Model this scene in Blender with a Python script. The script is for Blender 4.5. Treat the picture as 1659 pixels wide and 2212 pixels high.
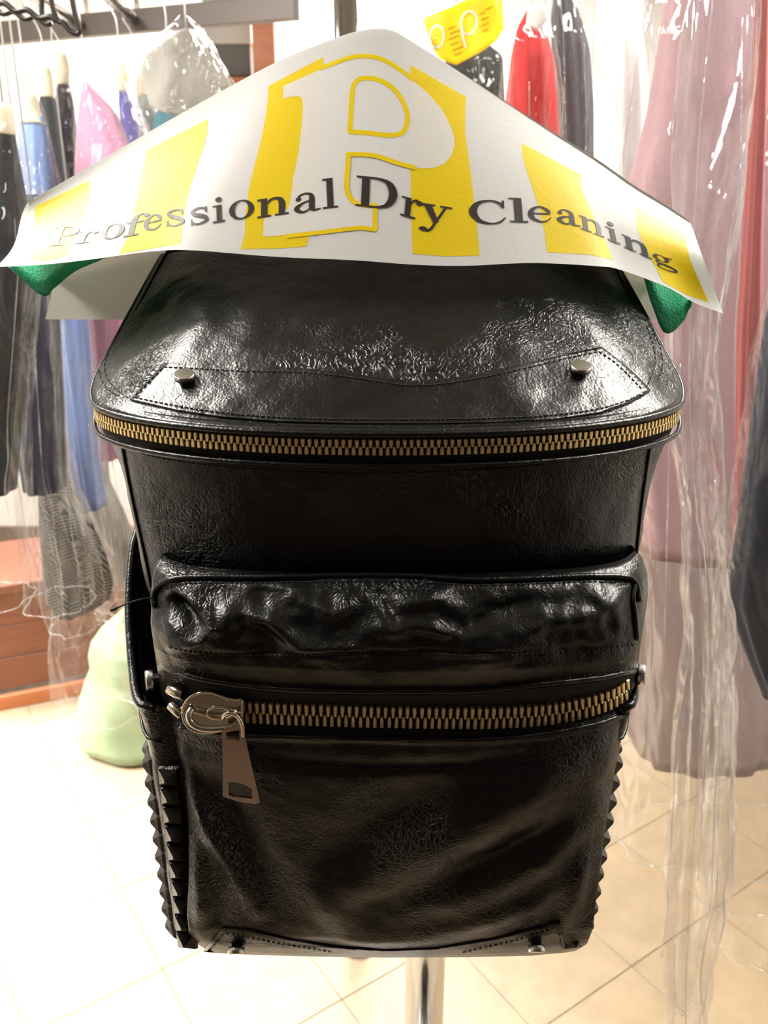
import bpy, math, random
import numpy as np
from mathutils import Vector, Matrix, noise
from mathutils.bvhtree import BVHTree
from mathutils.geometry import tessellate_polygon

for o in list(bpy.data.objects):
    bpy.data.objects.remove(o)
SC = bpy.context.scene
COL = SC.collection

# ------------------------------------------------------------------ camera
F, PITCH, H = 1850.0, math.radians(19.7), 1.68
CP, SP = math.cos(PITCH), math.sin(PITCH)
cam_d = bpy.data.cameras.new('camera')
cam = bpy.data.objects.new('camera', cam_d)
COL.objects.link(cam)
cam.location = (0, 0, H)
cam.rotation_euler = (math.pi / 2 - PITCH, 0, 0)
cam_d.sensor_fit = 'VERTICAL'
cam_d.sensor_height = 36.0
cam_d.lens = F / 2212.0 * 36.0
cam_d.clip_start = 0.01
cam_d.dof.use_dof = True
cam_d.dof.focus_distance = 0.52
cam_d.dof.aperture_fstop = 13.5
SC.camera = cam

# ------------------------------------------------------------------ world / exposure
W = bpy.data.worlds.new('world')
SC.world = W
W.use_nodes = True
W.node_tree.nodes['Background'].inputs[0].default_value = (1.0, 0.93, 0.85, 1)
W.node_tree.nodes['Background'].inputs[1].default_value = 0.55
SC.view_settings.view_transform = 'Standard'
SC.view_settings.look = 'None'
SC.view_settings.gamma = 1.0
SC.view_settings.use_curve_mapping = False
SC.view_settings.exposure = 0.36
SC.cycles.transparent_max_bounces = 12
SC.cycles.max_bounces = 6
SC.cycles.glossy_bounces = 3
SC.cycles.diffuse_bounces = 3
SC.cycles.use_adaptive_sampling = True
SC.cycles.adaptive_threshold = 0.1
SC.cycles.caustics_reflective = False
SC.cycles.caustics_refractive = False
SC.cycles.sample_clamp_indirect = 4.0
LAMP_STRENGTH = 45.0


def area_light(name, loc, target, sx, sy, power, color):
    d = bpy.data.lights.new(name, 'AREA')
    d.shape = 'RECTANGLE'
    d.size, d.size_y, d.energy, d.color = sx, sy, power, color
    d.spread = math.radians(75)
    o = bpy.data.objects.new(name, d)
    COL.objects.link(o)
    o.location = loc
    o.rotation_euler = (Vector(target) - Vector(loc)).to_track_quat('-Z', 'Y').to_euler()
    return o


# daylight coming in through the shop window in the left wall
area_light('window_daylight', (-2.38, 1.75, 1.55), (-1.45, 1.75, 0.0), 1.9, 1.3, 100, (0.93, 0.97, 1.0))


# ------------------------------------------------------------------ helpers
def ray(px, py):
    u, v = (px - 829.5) / F, (py - 1106.0) / F
    return Vector((u, CP - v * SP, -SP - v * CP))


def at(px, py, Y):
    d = ray(px, py)
    t = Y / d.y
    return Vector((d.x * t, Y, H + d.z * t))


def floor_at(px, py, z=0.0):
    d = ray(px, py)
    t = (z - H) / d.z
    return Vector((d.x * t, d.y * t, z))


def xdepth(Y, z):
    return Y * CP + (H - z) * SP


def x_at(px, Y, z):
    return (px - 829.5) / F * xdepth(Y, z)


def topx(P):
    P = np.asarray(P, float)
    Y, dz = P[..., 1], H - P[..., 2]
    dep = Y * CP + dz * SP
    dn = dz * CP - Y * SP
    return np.stack([829.5 + F * P[..., 0] / dep, 1106.0 + F * dn / dep], -1)


def lerp(a, b, t):
    return a + (b - a) * t


def sstep(a, b, x):
    t = np.clip((x - a) / (b - a), 0, 1)
    return t * t * (3 - 2 * t)


def tab(pairs, x):
    xs, ys = zip(*pairs)
    return float(np.interp(x, xs, ys))


def resample(pts, n, smooth=True):
    P = [Vector(p) for p in pts]
    if smooth and len(P) > 2:
        Q = []
        for i in range(len(P) - 1):
            p0, p1, p2, p3 = P[max(i - 1, 0)], P[i], P[i + 1], P[min(i + 2, len(P) - 1)]
            for k in range(12):
                t = k / 12
                Q.append(0.5 * ((2 * p1) + (p2 - p0) * t + (2 * p0 - 5 * p1 + 4 * p2 - p3) * t * t + (3 * p1 - p0 - 3 * p2 + p3) * t ** 3))
        Q.append(P[-1])
        P = Q
    L = [0.0]
    for a, b in zip(P, P[1:]):
        L.append(L[-1] + (b - a).length)
    out, j = [], 0
    for i in range(n):
        s = L[-1] * i / (n - 1)
        while j < len(P) - 2 and L[j + 1] < s:
            j += 1
        f = (s - L[j]) / max(L[j + 1] - L[j], 1e-12)
        out.append(P[j].lerp(P[j + 1], min(max(f, 0), 1)))
    return out


def wloc(o):
    v = Vector((0, 0, 0))
    while o is not None:
        v += o.location
        o = o.parent
    return v


def mesh_obj(name, verts, faces, m, parent=None, smooth=True):
    me = bpy.data.meshes.new(name)
    off = wloc(parent) if parent else Vector((0, 0, 0))
    me.from_pydata([tuple(Vector(v) - off) for v in verts], [], [tuple(f) for f in faces])
    if m:
        me.materials.append(m)
    me.polygons.foreach_set('use_smooth', [bool(smooth)] * len(me.polygons))
    me.update()
    o = bpy.data.objects.new(name, me)
    COL.objects.link(o)
    o.parent = parent
    return o


def inst(name, me, parent, M):
    """object sharing mesh data, M is its world matrix (parents carry no rotation)"""
    o = bpy.data.objects.new(name, me)
    COL.objects.link(o)
    o.parent = parent
    o.matrix_local = Matrix.Translation(-wloc(parent)) @ M
    return o


def frame(loc, x, y, z):
    return Matrix(((x.x, y.x, z.x, loc.x), (x.y, y.y, z.y, loc.y), (x.z, y.z, z.z, loc.z), (0, 0, 0, 1)))


def thing(name, label, cat, loc=(0, 0, 0), group=None):
    o = bpy.data.objects.new(name, None)
    COL.objects.link(o)
    o.location = loc
    o.empty_display_size = 0.05
    return tag(o, label, cat, group)


def tag(o, label, cat, group=None):
    o['label'] = label
    o['category'] = cat
    if group:
        o['group'] = group
    return o


def struct(o, label=None, cat=None):
    o['kind'] = 'structure'
    if label:
        o['label'] = label
        o['category'] = cat
    return o


def grid_faces(nu, nv, cu=False, base=0):
    fs = []
    for j in range(nv - 1):
        for i in range(nu if cu else nu - 1):
            a = base + j * nu + i
            b = base + j * nu + (i + 1) % nu
            fs.append((a, b, b + nu, a + nu))
    return fs


def grid(fn, nu, nv, cu=False):
    vs = [fn(i / (nu if cu else nu - 1), j / (nv - 1)) for j in range(nv) for i in range(nu)]
    return vs, grid_faces(nu, nv, cu)


def tube(pts, r, n=8, closed=False, caps=True):
    pts = [Vector(p) for p in pts]
    m = len(pts)
    rs = r if isinstance(r, (list, tuple)) else [r] * m
    vs, fs = [], []
    up = None
    for i, p in enumerate(pts):
        if closed:
            t = pts[(i + 1) % m] - pts[i - 1]
        else:
            t = pts[min(i + 1, m - 1)] - pts[max(i - 1, 0)]
        t.normalize()
        if up is None:
            a = Vector((0, 0, 1)) if abs(t.z) < 0.9 else Vector((1, 0, 0))
            up = (a - t * a.dot(t)).normalized()
        else:
            up = (up - t * up.dot(t)).normalized()
        sd = t.cross(up)
        for k in range(n):
            a = 2 * math.pi * k / n
            vs.append(p + (up * math.cos(a) + sd * math.sin(a)) * rs[i])
    for i in range(m if closed else m - 1):
        for k in range(n):
            k2 = (k + 1) % n
            i2 = (i + 1) % m
            fs.append((i * n + k, i * n + k2, i2 * n + k2, i2 * n + k))
    if caps and not closed:
        fs.append(tuple(range(n))[::-1])
        fs.append(tuple((m - 1) * n + k for k in range(n)))
    return vs, fs


def lathe(profile, n=24):
    vs, fs = [], []
    for r, z in profile:
        for k in range(n):
            a = 2 * math.pi * k / n
            vs.append(Vector((r * math.cos(a), r * math.sin(a), z)))
    for i in range(len(profile) - 1):
        for k in range(n):
            k2 = (k + 1) % n
            fs.append((i * n + k, i * n + k2, (i + 1) * n + k2, (i + 1) * n + k))
    fs.append(tuple(range(n))[::-1])
    fs.append(tuple((len(profile) - 1) * n + k for k in range(n)))
    return vs, fs


def box(x0, x1, y0, y1, z0, z1, bev=0.0):
    if bev <= 0:
        vs = [(x, y, z) for z in (z0, z1) for y in (y0, y1) for x in (x0, x1)]
        return vs, [(0, 2, 3, 1), (4, 5, 7, 6), (0, 1, 5, 4), (2, 6, 7, 3), (0, 4, 6, 2), (1, 3, 7, 5)]
    b = bev
    vs, fs = [], []
    for z, ins in ((z0, b), (z0 + b, 0), (z1 - b, 0), (z1, b)):
        k = max(b - ins, 0)
        for x, y in ((x0 + ins, y0 + ins), (x1 - ins, y0 + ins), (x1 - ins, y1 - ins), (x0 + ins, y1 - ins)):
            vs.append((x, y, z))
    for l in range(3):
        for k in range(4):
            k2 = (k + 1) % 4
            fs.append((l * 4 + k, l * 4 + k2, l * 4 + 4 + k2, l * 4 + 4 + k))
    fs.append((3, 2, 1, 0))
    fs.append((12, 13, 14, 15))
    return vs, fs


def join(*parts):
    V, Fc = [], []
    for vs, fs in parts:
        b = len(V)
        V += list(vs)
        Fc += [tuple(b + i for i in f) for f in fs]
    return V, Fc


def xf(part, M):
    return [M @ Vector(v) for v in part[0]], part[1]


def bvh(part):
    return BVHTree.FromPolygons([Vector(v) for v in part[0]], [tuple(f) for f in part[1]])


CAM = Vector((0, 0, H))


def hit(tree, px, py):
    d = ray(px, py).normalized()
    r = tree.ray_cast(CAM, d)
    if r[0] is None:
        return None
    n = r[1].copy()
    if n.dot(d) > 0:
        n = -n
    return r[0], n


def proj(tree, pts, off=0.0, n=None, smooth=True):
    """pixel polyline -> points on the surface, lifted along the local normal"""
    if n:
        pts = [(p.x, p.y) for p in resample([(a, b, 0) for a, b in pts], n, smooth)]
    out, last = [], None
    for a, b in pts:
        h = hit(tree, a, b)
        if h is None:
            if last is None:
                continue
            h = (at(a, b, last[0].y), last[1])
        last = h
        out.append(h[0] + h[1] * off)
    return out


def inside(poly, x, y):
    c = False
    j = len(poly) - 1
    for i in range(len(poly)):
        xi, yi = poly[i]
        xj, yj = poly[j]
        if (yi > y) != (yj > y) and x < (xj - xi) * (y - yi) / (yj - yi) + xi:
            c = not c
        j = i
    return c


def fill(loops, maxlen=None):
    """2-D polygon with holes -> verts, tris, subdivided so that it can follow a curved sheet"""
    vs = [Vector((a, b, 0)) for l in loops for a, b in l]
    tris = [tuple(t) for t in tessellate_polygon([[Vector((a, b, 0)) for a, b in l] for l in loops])]
    if maxlen:
        for _ in range(7):
            mid, out, did = {}, [], False

            def m(a, b):
                k = (min(a, b), max(a, b))
                if k not in mid:
                    vs.append((vs[a] + vs[b]) / 2)
                    mid[k] = len(vs) - 1
                return mid[k]
            for a, b, c in tris:
                L = [((vs[a] - vs[b]).length, 0), ((vs[b] - vs[c]).length, 1), ((vs[c] - vs[a]).length, 2)]
                s = [l > maxlen for l, _ in L]
                if not any(s):
                    out.append((a, b, c))
                    continue
                did = True
                if s[0] and s[1] and s[2]:
                    ab, bc, ca = m(a, b), m(b, c), m(c, a)
                    out += [(a, ab, ca), (ab, b, bc), (ca, bc, c), (ab, bc, ca)]
                else:
                    t = [a, b, c]
                    while not s[0]:
                        t = t[1:] + t[:1]
                        s = s[1:] + s[:1]
                    a, b, c = t
                    ab = m(a, b)
                    if s[1]:
                        bc = m(b, c)
                        out += [(ab, b, bc), (a, ab, bc), (a, bc, c)]
                    elif s[2]:
                        ca = m(c, a)
                        out += [(a, ab, ca), (ab, b, c), (ab, c, ca)]
                    else:
                        out += [(a, ab, c), (ab, b, c)]
            tris = out
            if not did:
                break
    return vs, tris


def decal(tree, loops, off, thick=0.0, maxlen=25):
    """patch of the given pixel outline lying on a surface, with a rim when thick > 0"""
    vs, tris = fill(loops, maxlen)
    top, keep, last = [], [], None
    bot = []
    for v in vs:
        h = hit(tree, v.x, v.y)
        if h is None:
            if last is None:
                h = (at(v.x, v.y, 0.5), Vector((0, -1, 0)))
            else:
                h = (at(v.x, v.y, last[0].y), last[1])
        last = h
        top.append(h[0] + h[1] * off)
        bot.append(h[0] + h[1] * (off - thick))
    fs = list(tris)
    if thick > 0:
        cnt = {}
        for t in tris:
            for a, b in zip(t, t[1:] + t[:1]):
                k = (min(a, b), max(a, b))
                cnt.setdefault(k, []).append((a, b))
        n = len(top)
        for k, e in cnt.items():
            if len(e) == 1:
                a, b = e[0]
                fs.append((a, a + n, b + n, b))
        top = top + bot
    return top, fs


def dashes(tree, pts, dash=7, gap=4, r=0.00035, off=0.0003):
    P = resample([(a, b, 0) for a, b in pts], 400)
    L = sum((b - a).length for a, b in zip(P, P[1:]))
    n = max(int(L / (dash + gap)), 2)
    Q = resample([(a, b, 0) for a, b in pts], n * 2 + 1)
    parts = []
    for i in range(n):
        a, b = Q[2 * i], Q[2 * i + 1]
        c = a.lerp(b, 1.25)
        pp = proj(tree, [(a.x, a.y), ((a.x + c.x) / 2, (a.y + c.y) / 2), (c.x, c.y)], off)
        if len(pp) == 3 and (pp[2] - pp[0]).length < 0.02:
            parts.append(tube(pp, r, 5))
    return join(*parts)


def seg_dist(P, a, b):
    a, b = np.array(a, float), np.array(b, float)
    d = b - a
    t = np.clip(((P - a) @ d) / max(d @ d, 1e-9), 0, 1)
    q = a + t[..., None] * d
    return np.linalg.norm(P - q, axis=-1), t


def fold(P, line, w, amp, skew=0.0):
    """smooth ridge along a polyline given in picture measure; fades at both ends"""
    best = np.full(P.shape[:-1], 1e9)
    T = np.zeros(P.shape[:-1])
    n = len(line) - 1
    for i in range(n):
        d, t = seg_dist(P, line[i], line[i + 1])
        m = d < best
        best = np.where(m, d, best)
        T = np.where(m, (i + t) / n, T)
    return amp * np.exp(-(best / w) ** 2) * (0.25 + 0.75 * np.sin(np.pi * np.clip(T, 0.03, 0.97)))


# ------------------------------------------------------------------ materials
def lin(c):
    return tuple(((v / 255) / 12.92 if v / 255 <= 0.04045 else ((v / 255 + 0.055) / 1.055) ** 2.4) for v in c)


def mat(name, rgb, rough=0.6, metal=0.0, bump=0.0, scale=80, stretch=(1, 1, 1), var=0.0, coat=0.0, spec=0.5, sheen=0.0, emit=0.0):
    m = bpy.data.materials.new(name)
    m.use_nodes = True
    nt = m.node_tree
    b = nt.nodes['Principled BSDF']
    c = (*lin(rgb), 1)
    b.inputs['Base Color'].default_value = c
    b.inputs['Roughness'].default_value = rough
    b.inputs['Metallic'].default_value = metal
    b.inputs['Coat Weight'].default_value = coat
    b.inputs['Specular IOR Level'].default_value = spec
    b.inputs['Sheen Weight'].default_value = sheen
    if emit:
        b.inputs['Emission Color'].default_value = c
        b.inputs['Emission Strength'].default_value = emit
    if bump or var:
        tc = nt.nodes.new('ShaderNodeTexCoord')
        mp = nt.nodes.new('ShaderNodeMapping')
        mp.inputs['Scale'].default_value = stretch
        nt.links.new(tc.outputs['Object'], mp.inputs['Vector'])
        ns = nt.nodes.new('ShaderNodeTexNoise')
        ns.inputs['Scale'].default_value = scale
        ns.inputs['Detail'].default_value = 5
        nt.links.new(mp.outputs[0], ns.inputs['Vector'])
        if bump:
            bp = nt.nodes.new('ShaderNodeBump')
            bp.inputs['Strength'].default_value = bump
            bp.inputs['Distance'].default_value = 0.004
            nt.links.new(ns.outputs[0], bp.inputs['Height'])
            nt.links.new(bp.outputs[0], b.inputs['Normal'])
        if var:
            mx = nt.nodes.new('ShaderNodeMix')
            mx.data_type = 'RGBA'
            mx.inputs[6].default_value = tuple(v * (1 - var) for v in c[:3]) + (1,)
            mx.inputs[7].default_value = tuple(min(v * (1 + var), 1) for v in c[:3]) + (1,)
            nt.links.new(ns.outputs[0], mx.inputs[0])
            nt.links.new(mx.outputs[2], b.inputs['Base Color'])
    return m


def leather(name, rgb=(8, 8, 9), rough=0.33, crease=1.0):
    m = bpy.data.materials.new(name)
    m.use_nodes = True
    nt = m.node_tree
    N, Lk = nt.nodes, nt.links
    b = N['Principled BSDF']
    b.inputs['Base Color'].default_value = (*lin(rgb), 1)
    b.inputs['Specular IOR Level'].default_value = 0.4
    tc = N.new('ShaderNodeTexCoord')
    co = tc.outputs['Object']
    # fine pebble grain
    v1 = N.new('ShaderNodeTexVoronoi')
    v1.feature = 'F1'
    v1.inputs['Scale'].default_value = 620
    Lk.new(co, v1.inputs['Vector'])
    # wrinkle network, warped and only in patches
    nw = N.new('ShaderNodeTexNoise')
    nw.inputs['Scale'].default_value = 60
    nw.inputs['Detail'].default_value = 2
    Lk.new(co, nw.inputs['Vector'])
    ad = N.new('ShaderNodeMix')
    ad.data_type = 'VECTOR'
    ad.inputs[0].default_value = 0.028
    Lk.new(co, ad.inputs[4])
    Lk.new(nw.outputs['Color'], ad.inputs[5])
    v2 = N.new('ShaderNodeTexVoronoi')
    v2.feature = 'DISTANCE_TO_EDGE'
    v2.inputs['Scale'].default_value = 240
    Lk.new(ad.outputs[1], v2.inputs['Vector'])
    r2 = N.new('ShaderNodeMapRange')
    r2.inputs['From Max'].default_value = 0.16
    Lk.new(v2.outputs['Distance'], r2.inputs['Value'])
    nm = N.new('ShaderNodeTexNoise')
    nm.inputs['Scale'].default_value = 13
    nm.inputs['Detail'].default_value = 2
    Lk.new(co, nm.inputs['Vector'])
    rm = N.new('ShaderNodeMapRange')
    rm.inputs['From Min'].default_value = 0.44
    rm.inputs['From Max'].default_value = 0.66
    Lk.new(nm.outputs[0], rm.inputs['Value'])
    # soft medium rumple
    n3 = N.new('ShaderNodeTexNoise')
    n3.inputs['Scale'].default_value = 95
    n3.inputs['Detail'].default_value = 3
    n3.inputs['Roughness'].default_value = 0.6
    Lk.new(co, n3.inputs['Vector'])
    b1 = N.new('ShaderNodeBump')
    b1.inputs['Strength'].default_value = 0.22
    b1.inputs['Distance'].default_value = 0.0006
    Lk.new(v1.outputs['Distance'], b1.inputs['Height'])
    b2 = N.new('ShaderNodeBump')
    b2.inputs['Distance'].default_value = 0.0008
    mu = N.new('ShaderNodeMath')
    mu.operation = 'MULTIPLY'
    mu.inputs[1].default_value = 0.6 * crease
    Lk.new(rm.outputs[0], mu.inputs[0])
    Lk.new(mu.outputs[0], b2.inputs['Strength'])
    Lk.new(r2.outputs[0], b2.inputs['Height'])
    Lk.new(b1.outputs[0], b2.inputs['Normal'])
    b3 = N.new('ShaderNodeBump')
    b3.inputs['Strength'].default_value = 0.25
    b3.inputs['Distance'].default_value = 0.003
    Lk.new(n3.outputs[0], b3.inputs['Height'])
    Lk.new(b2.outputs[0], b3.inputs['Normal'])
    Lk.new(b3.outputs[0], b.inputs['Normal'])
    rr = N.new('ShaderNodeMapRange')
    rr.inputs['To Min'].default_value = rough - 0.05
    rr.inputs['To Max'].default_value = rough + 0.1
    Lk.new(nm.outputs[0], rr.inputs['Value'])
    Lk.new(rr.outputs[0], b.inputs['Roughness'])
    return m


def plastic(name, haze=0.10, gloss=0.14, scale=14, tint=(245, 245, 250)):
    """thin crinkled dry-cleaning film"""
    m = bpy.data.materials.new(name)
    m.use_nodes = True
    nt = m.node_tree
    N, Lk = nt.nodes, nt.links
    N.remove(N['Principled BSDF'])
    out = N['Material Output']
    tr = N.new('ShaderNodeBsdfTransparent')
    tr.inputs[0].default_value = (0.97, 0.97, 0.98, 1)
    gl = N.new('ShaderNodeBsdfGlossy')
    gl.inputs['Roughness'].default_value = 0.06
    di = N.new('ShaderNodeBsdfDiffuse')
    di.inputs[0].default_value = (*lin(tint), 1)
    tc = N.new('ShaderNodeTexCoord')
    mp = N.new('ShaderNodeMapping')
    mp.inputs['Scale'].default_value = (1, 1, 0.35)
    Lk.new(tc.outputs['Object'], mp.inputs[0])
    ns = N.new('ShaderNodeTexNoise')
    ns.inputs['Scale'].default_value = scale
    ns.inputs['Detail'].default_value = 3
    ns.inputs['Roughness'].default_value = 0.62
    ns.inputs['Distortion'].default_value = 1.2
    Lk.new(mp.outputs[0], ns.inputs['Vector'])
    bp = N.new('ShaderNodeBump')
    bp.inputs['Strength'].default_value = 0.9
    bp.inputs['Distance'].default_value = 0.03
    Lk.new(ns.outputs[0], bp.inputs['Height'])
    Lk.new(bp.outputs[0], gl.inputs['Normal'])
    lw = N.new('ShaderNodeLayerWeight')
    lw.inputs['Blend'].default_value = 0.35
    Lk.new(bp.outputs[0], lw.inputs['Normal'])
    mr = N.new('ShaderNodeMapRange')
    mr.inputs['To Min'].default_value = gloss * 0.2
    mr.inputs['To Max'].default_value = min(gloss * 3.2, 0.8)
    Lk.new(lw.outputs['Facing'], mr.inputs['Value'])
    m1 = N.new('ShaderNodeMixShader')
    m1.inputs[0].default_value = haze
    Lk.new(tr.outputs[0], m1.inputs[1])
    Lk.new(di.outputs[0], m1.inputs[2])
    m2 = N.new('ShaderNodeMixShader')
    Lk.new(mr.outputs[0], m2.inputs[0])
    Lk.new(m1.outputs[0], m2.inputs[1])
    Lk.new(gl.outputs[0], m2.inputs[2])
    Lk.new(m2.outputs[0], out.inputs[0])
    return m


def paper_mat(name, rgb, trans=0.25, rough=0.5):
    m = mat(name, rgb, rough=rough, bump=0.06, scale=300)
    nt = m.node_tree
    t = nt.nodes.new('ShaderNodeBsdfTranslucent')
    t.inputs[0].default_value = (*lin(rgb), 1)
    mx = nt.nodes.new('ShaderNodeMixShader')
    mx.inputs[0].default_value = trans
    nt.links.new(nt.nodes['Principled BSDF'].outputs[0], mx.inputs[1])
    nt.links.new(t.outputs[0], mx.inputs[2])
    nt.links.new(mx.outputs[0], nt.nodes['Material Output'].inputs[0])
    return m


M = dict(
    leather=leather('black_leather', rough=0.31),
    leather_smooth=leather('black_leather_smooth', rough=0.3, crease=0.35),
    piping=leather('black_leather_piping', rough=0.3, crease=0.3),
    thread=mat('black_thread', (14, 14, 14), 0.7),
    tape=mat('black_zip_tape', (13, 13, 14), 0.85, bump=0.5, scale=900),
    lining=mat('black_lining', (6, 6, 6), 0.9),
    brass=mat('brass', (240, 214, 158), 0.42, 0.8, bump=0.1, scale=500),
    gold=mat('pale_gold', (236, 212, 160), 0.42, 0.8, bump=0.12, scale=500),
    tab=mat('tab_steel', (196, 176, 166), 0.26, 1.0),
    nickel=mat('nickel', (214, 205, 190), 0.16, 1.0),
    steel=mat('brushed_steel', (205, 203, 200), 0.24, 1.0, bump=0.12, scale=120, stretch=(1, 14, 14)),
    chrome=mat('chrome', (225, 225, 225), 0.08, 1.0),
    darkmetal=mat('dark_metal', (62, 58, 56), 0.45, 0.8),
    paper=paper_mat('white_paper', (246, 245, 243)),
    yellow=paper_mat('yellow_print', (255, 224, 20), 0.2, 0.42),
    ink=mat('brown_black_ink', (52, 44, 42), 0.42),
    green=mat('green_felt', (10, 150, 104), 0.95, bump=0.5, scale=600, sheen=0.3),
    tile=None,
    film=plastic('clear_film', 0.008, 0.07),
    film_heavy=plastic('clear_film_heavy', 0.012, 0.09, 10),
    film_tail=plastic('clear_film_tail', 0.05, 0.12, 12),
    film_soft=plastic('clear_film_soft', 0.02, 0.07, 18),
    white_wall=mat('white_wall', (238, 236, 232), 0.8),
    ceiling=mat('ceiling_white', (150, 147, 142), 0.9),
    beam=mat('grey_rail', (118, 110, 106), 0.5, 0.3),
)


# ------------------------------------------------------------------ the room
def tile_mat():
    m = mat('cream_vinyl_tile', (226, 211, 184), 0.38, bump=0.04, scale=60)
    nt = m.node_tree
    N, Lk = nt.nodes, nt.links
    b = N['Principled BSDF']
    tc = N.new('ShaderNodeTexCoord')
    oi = N.new('ShaderNodeObjectInfo')
    ns = N.new('ShaderNodeTexNoise')
    ns.inputs['Scale'].default_value = 9
    ns.inputs['Detail'].default_value = 8
    ns.inputs['Roughness'].default_value = 0.7
    ad = N.new('ShaderNodeVectorMath')
    ad.operation = 'ADD'
    Lk.new(tc.outputs['Object'], ad.inputs[0])
    Lk.new(oi.outputs['Location'], ad.inputs[1])
    Lk.new(ad.outputs[0], ns.inputs['Vector'])
    cr = N.new('ShaderNodeValToRGB')
    cr.color_ramp.elements[0].position = 0.3
    cr.color_ramp.elements[0].color = (*lin((136, 117, 92)), 1)
    cr.color_ramp.elements[1].position = 0.62
    cr.color_ramp.elements[1].color = (*lin((152, 133, 107)), 1)
    Lk.new(ns.outputs[0], cr.inputs[0])
    v = N.new('ShaderNodeTexVoronoi')
    v.inputs['Scale'].default_value = 16
    v.inputs['Randomness'].default_value = 1
    Lk.new(ad.outputs[0], v.inputs['Vector'])
    lt = N.new('ShaderNodeMath')
    lt.operation = 'LESS_THAN'
    lt.inputs[1].default_value = 0.045
    Lk.new(v.outputs['Distance'], lt.inputs[0])
    hs = N.new('ShaderNodeMath')
    hs.operation = 'MULTIPLY'
    n2 = N.new('ShaderNodeTexNoise')
    n2.inputs['Scale'].default_value = 5
    Lk.new(ad.outputs[0], n2.inputs['Vector'])
    g2 = N.new('ShaderNodeMath')
    g2.operation = 'GREATER_THAN'
    g2.inputs[1].default_value = 0.57
    Lk.new(n2.outputs[0], g2.inputs[0])
    Lk.new(lt.outputs[0], hs.inputs[0])
    Lk.new(g2.outputs[0], hs.inputs[1])
    mx = N.new('ShaderNodeMix')
    mx.data_type = 'RGBA'
    mx.inputs[7].default_value = (*lin((120, 100, 82)), 1)
    sc = N.new('ShaderNodeMath')
    sc.operation = 'MULTIPLY'
    sc.inputs[1].default_value = 0.75
    Lk.new(hs.outputs[0], sc.inputs[0])
    Lk.new(sc.outputs[0], mx.inputs[0])
    Lk.new(cr.outputs[0], mx.inputs[6])
    Lk.new(mx.outputs[2], b.inputs['Base Color'])
    return m


M['tile'] = tile_mat()
M['joint'] = mat('tile_joint', (122, 108, 92), 0.9)
floor = struct(mesh_obj('floor', *box(-2.5, 2.5, -1.8, 4.2, -0.06, -0.004), M['joint'], smooth=False),
               'cream speckled vinyl tile floor with thin dark joints', 'floor')
T = 0.3048
ang = math.radians(-34.1)
dA = Vector((math.sin(ang), math.cos(ang), 0))
dB = Vector((dA.y, -dA.x, 0))
org = floor_at(351, 2093)
tv, tf = box(0.0009, T - 0.0009, 0.0009, T - 0.0009, -0.004, 0.0, 0.0007)
tile_me = bpy.data.meshes.new('floor_tile')
tile_me.from_pydata(tv, [], tf)
tile_me.materials.append(M['tile'])
for i in range(-14, 16):
    for j in range(-14, 16):
        c = org + dB * (i * T) + dA * (j * T)
        m = c + dB * T / 2 + dA * T / 2
        if -2.3 < m.x < 2.3 and -0.9 < m.y < 4.0:
            # the tile box spans +x along dB and +y along dA
            inst('floor_tile', tile_me, floor, frame(c, dB, dA, Vector((0, 0, 1))))

struct(mesh_obj('wall_back', *box(-2.5, 2.5, 4.2, 4.3, -0.06, 2.85), M['white_wall'], smooth=False), 'plain white wall at the back of the shop', 'wall')
struct(mesh_obj('wall_right', *box(2.5, 2.6, -1.8, 4.3, -0.06, 2.85), M['white_wall'], smooth=False), 'plain white side wall of the shop', 'wall')
struct(mesh_obj('wall_front', *box(-2.5, 2.5, -1.9, -1.8, -0.06, 2.85), mat('brown_panelling', (46, 30, 25), 0.6), smooth=False), 'brown panelled wall behind the counter side', 'wall')
struct(mesh_obj('ceiling', *box(-2.6, 2.6, -1.8, 4.3, 2.85, 2.95), M['ceiling'], smooth=False), 'white shop ceiling', 'ceiling')
wl = join(box(-2.6, -2.5, -1.8, 0.75, -0.06, 2.85), box(-2.6, -2.5, 2.75, 4.3, -0.06, 2.85),
          box(-2.6, -2.5, 0.75, 2.75, -0.06, 0.85), box(-2.6, -2.5, 0.75, 2.75, 2.25, 2.85))
struct(mesh_obj('wall_left', *wl, M['white_wall'], smooth=False), 'white side wall with a shop window', 'wall')
wf = join(box(-2.58, -2.48, 0.75, 2.75, 0.85, 0.9), box(-2.58, -2.48, 0.75, 2.75, 2.2, 2.25),
          box(-2.58, -2.48, 0.75, 0.8, 0.9, 2.2), box(-2.58, -2.48, 2.7, 2.75, 0.9, 2.2), box(-2.58, -2.48, 1.72, 1.78, 0.9, 2.2))
struct(mesh_obj('window_1', *wf, M['white_wall'], smooth=False), 'white window frame letting in daylight', 'window')
struct(mesh_obj('baseboard_back', *box(-2.5, 2.5, 4.18, 4.2, 0, 0.1), mat('baseboard', (120, 104, 92), 0.6), smooth=False), 'brown baseboard', 'baseboard')


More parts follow.
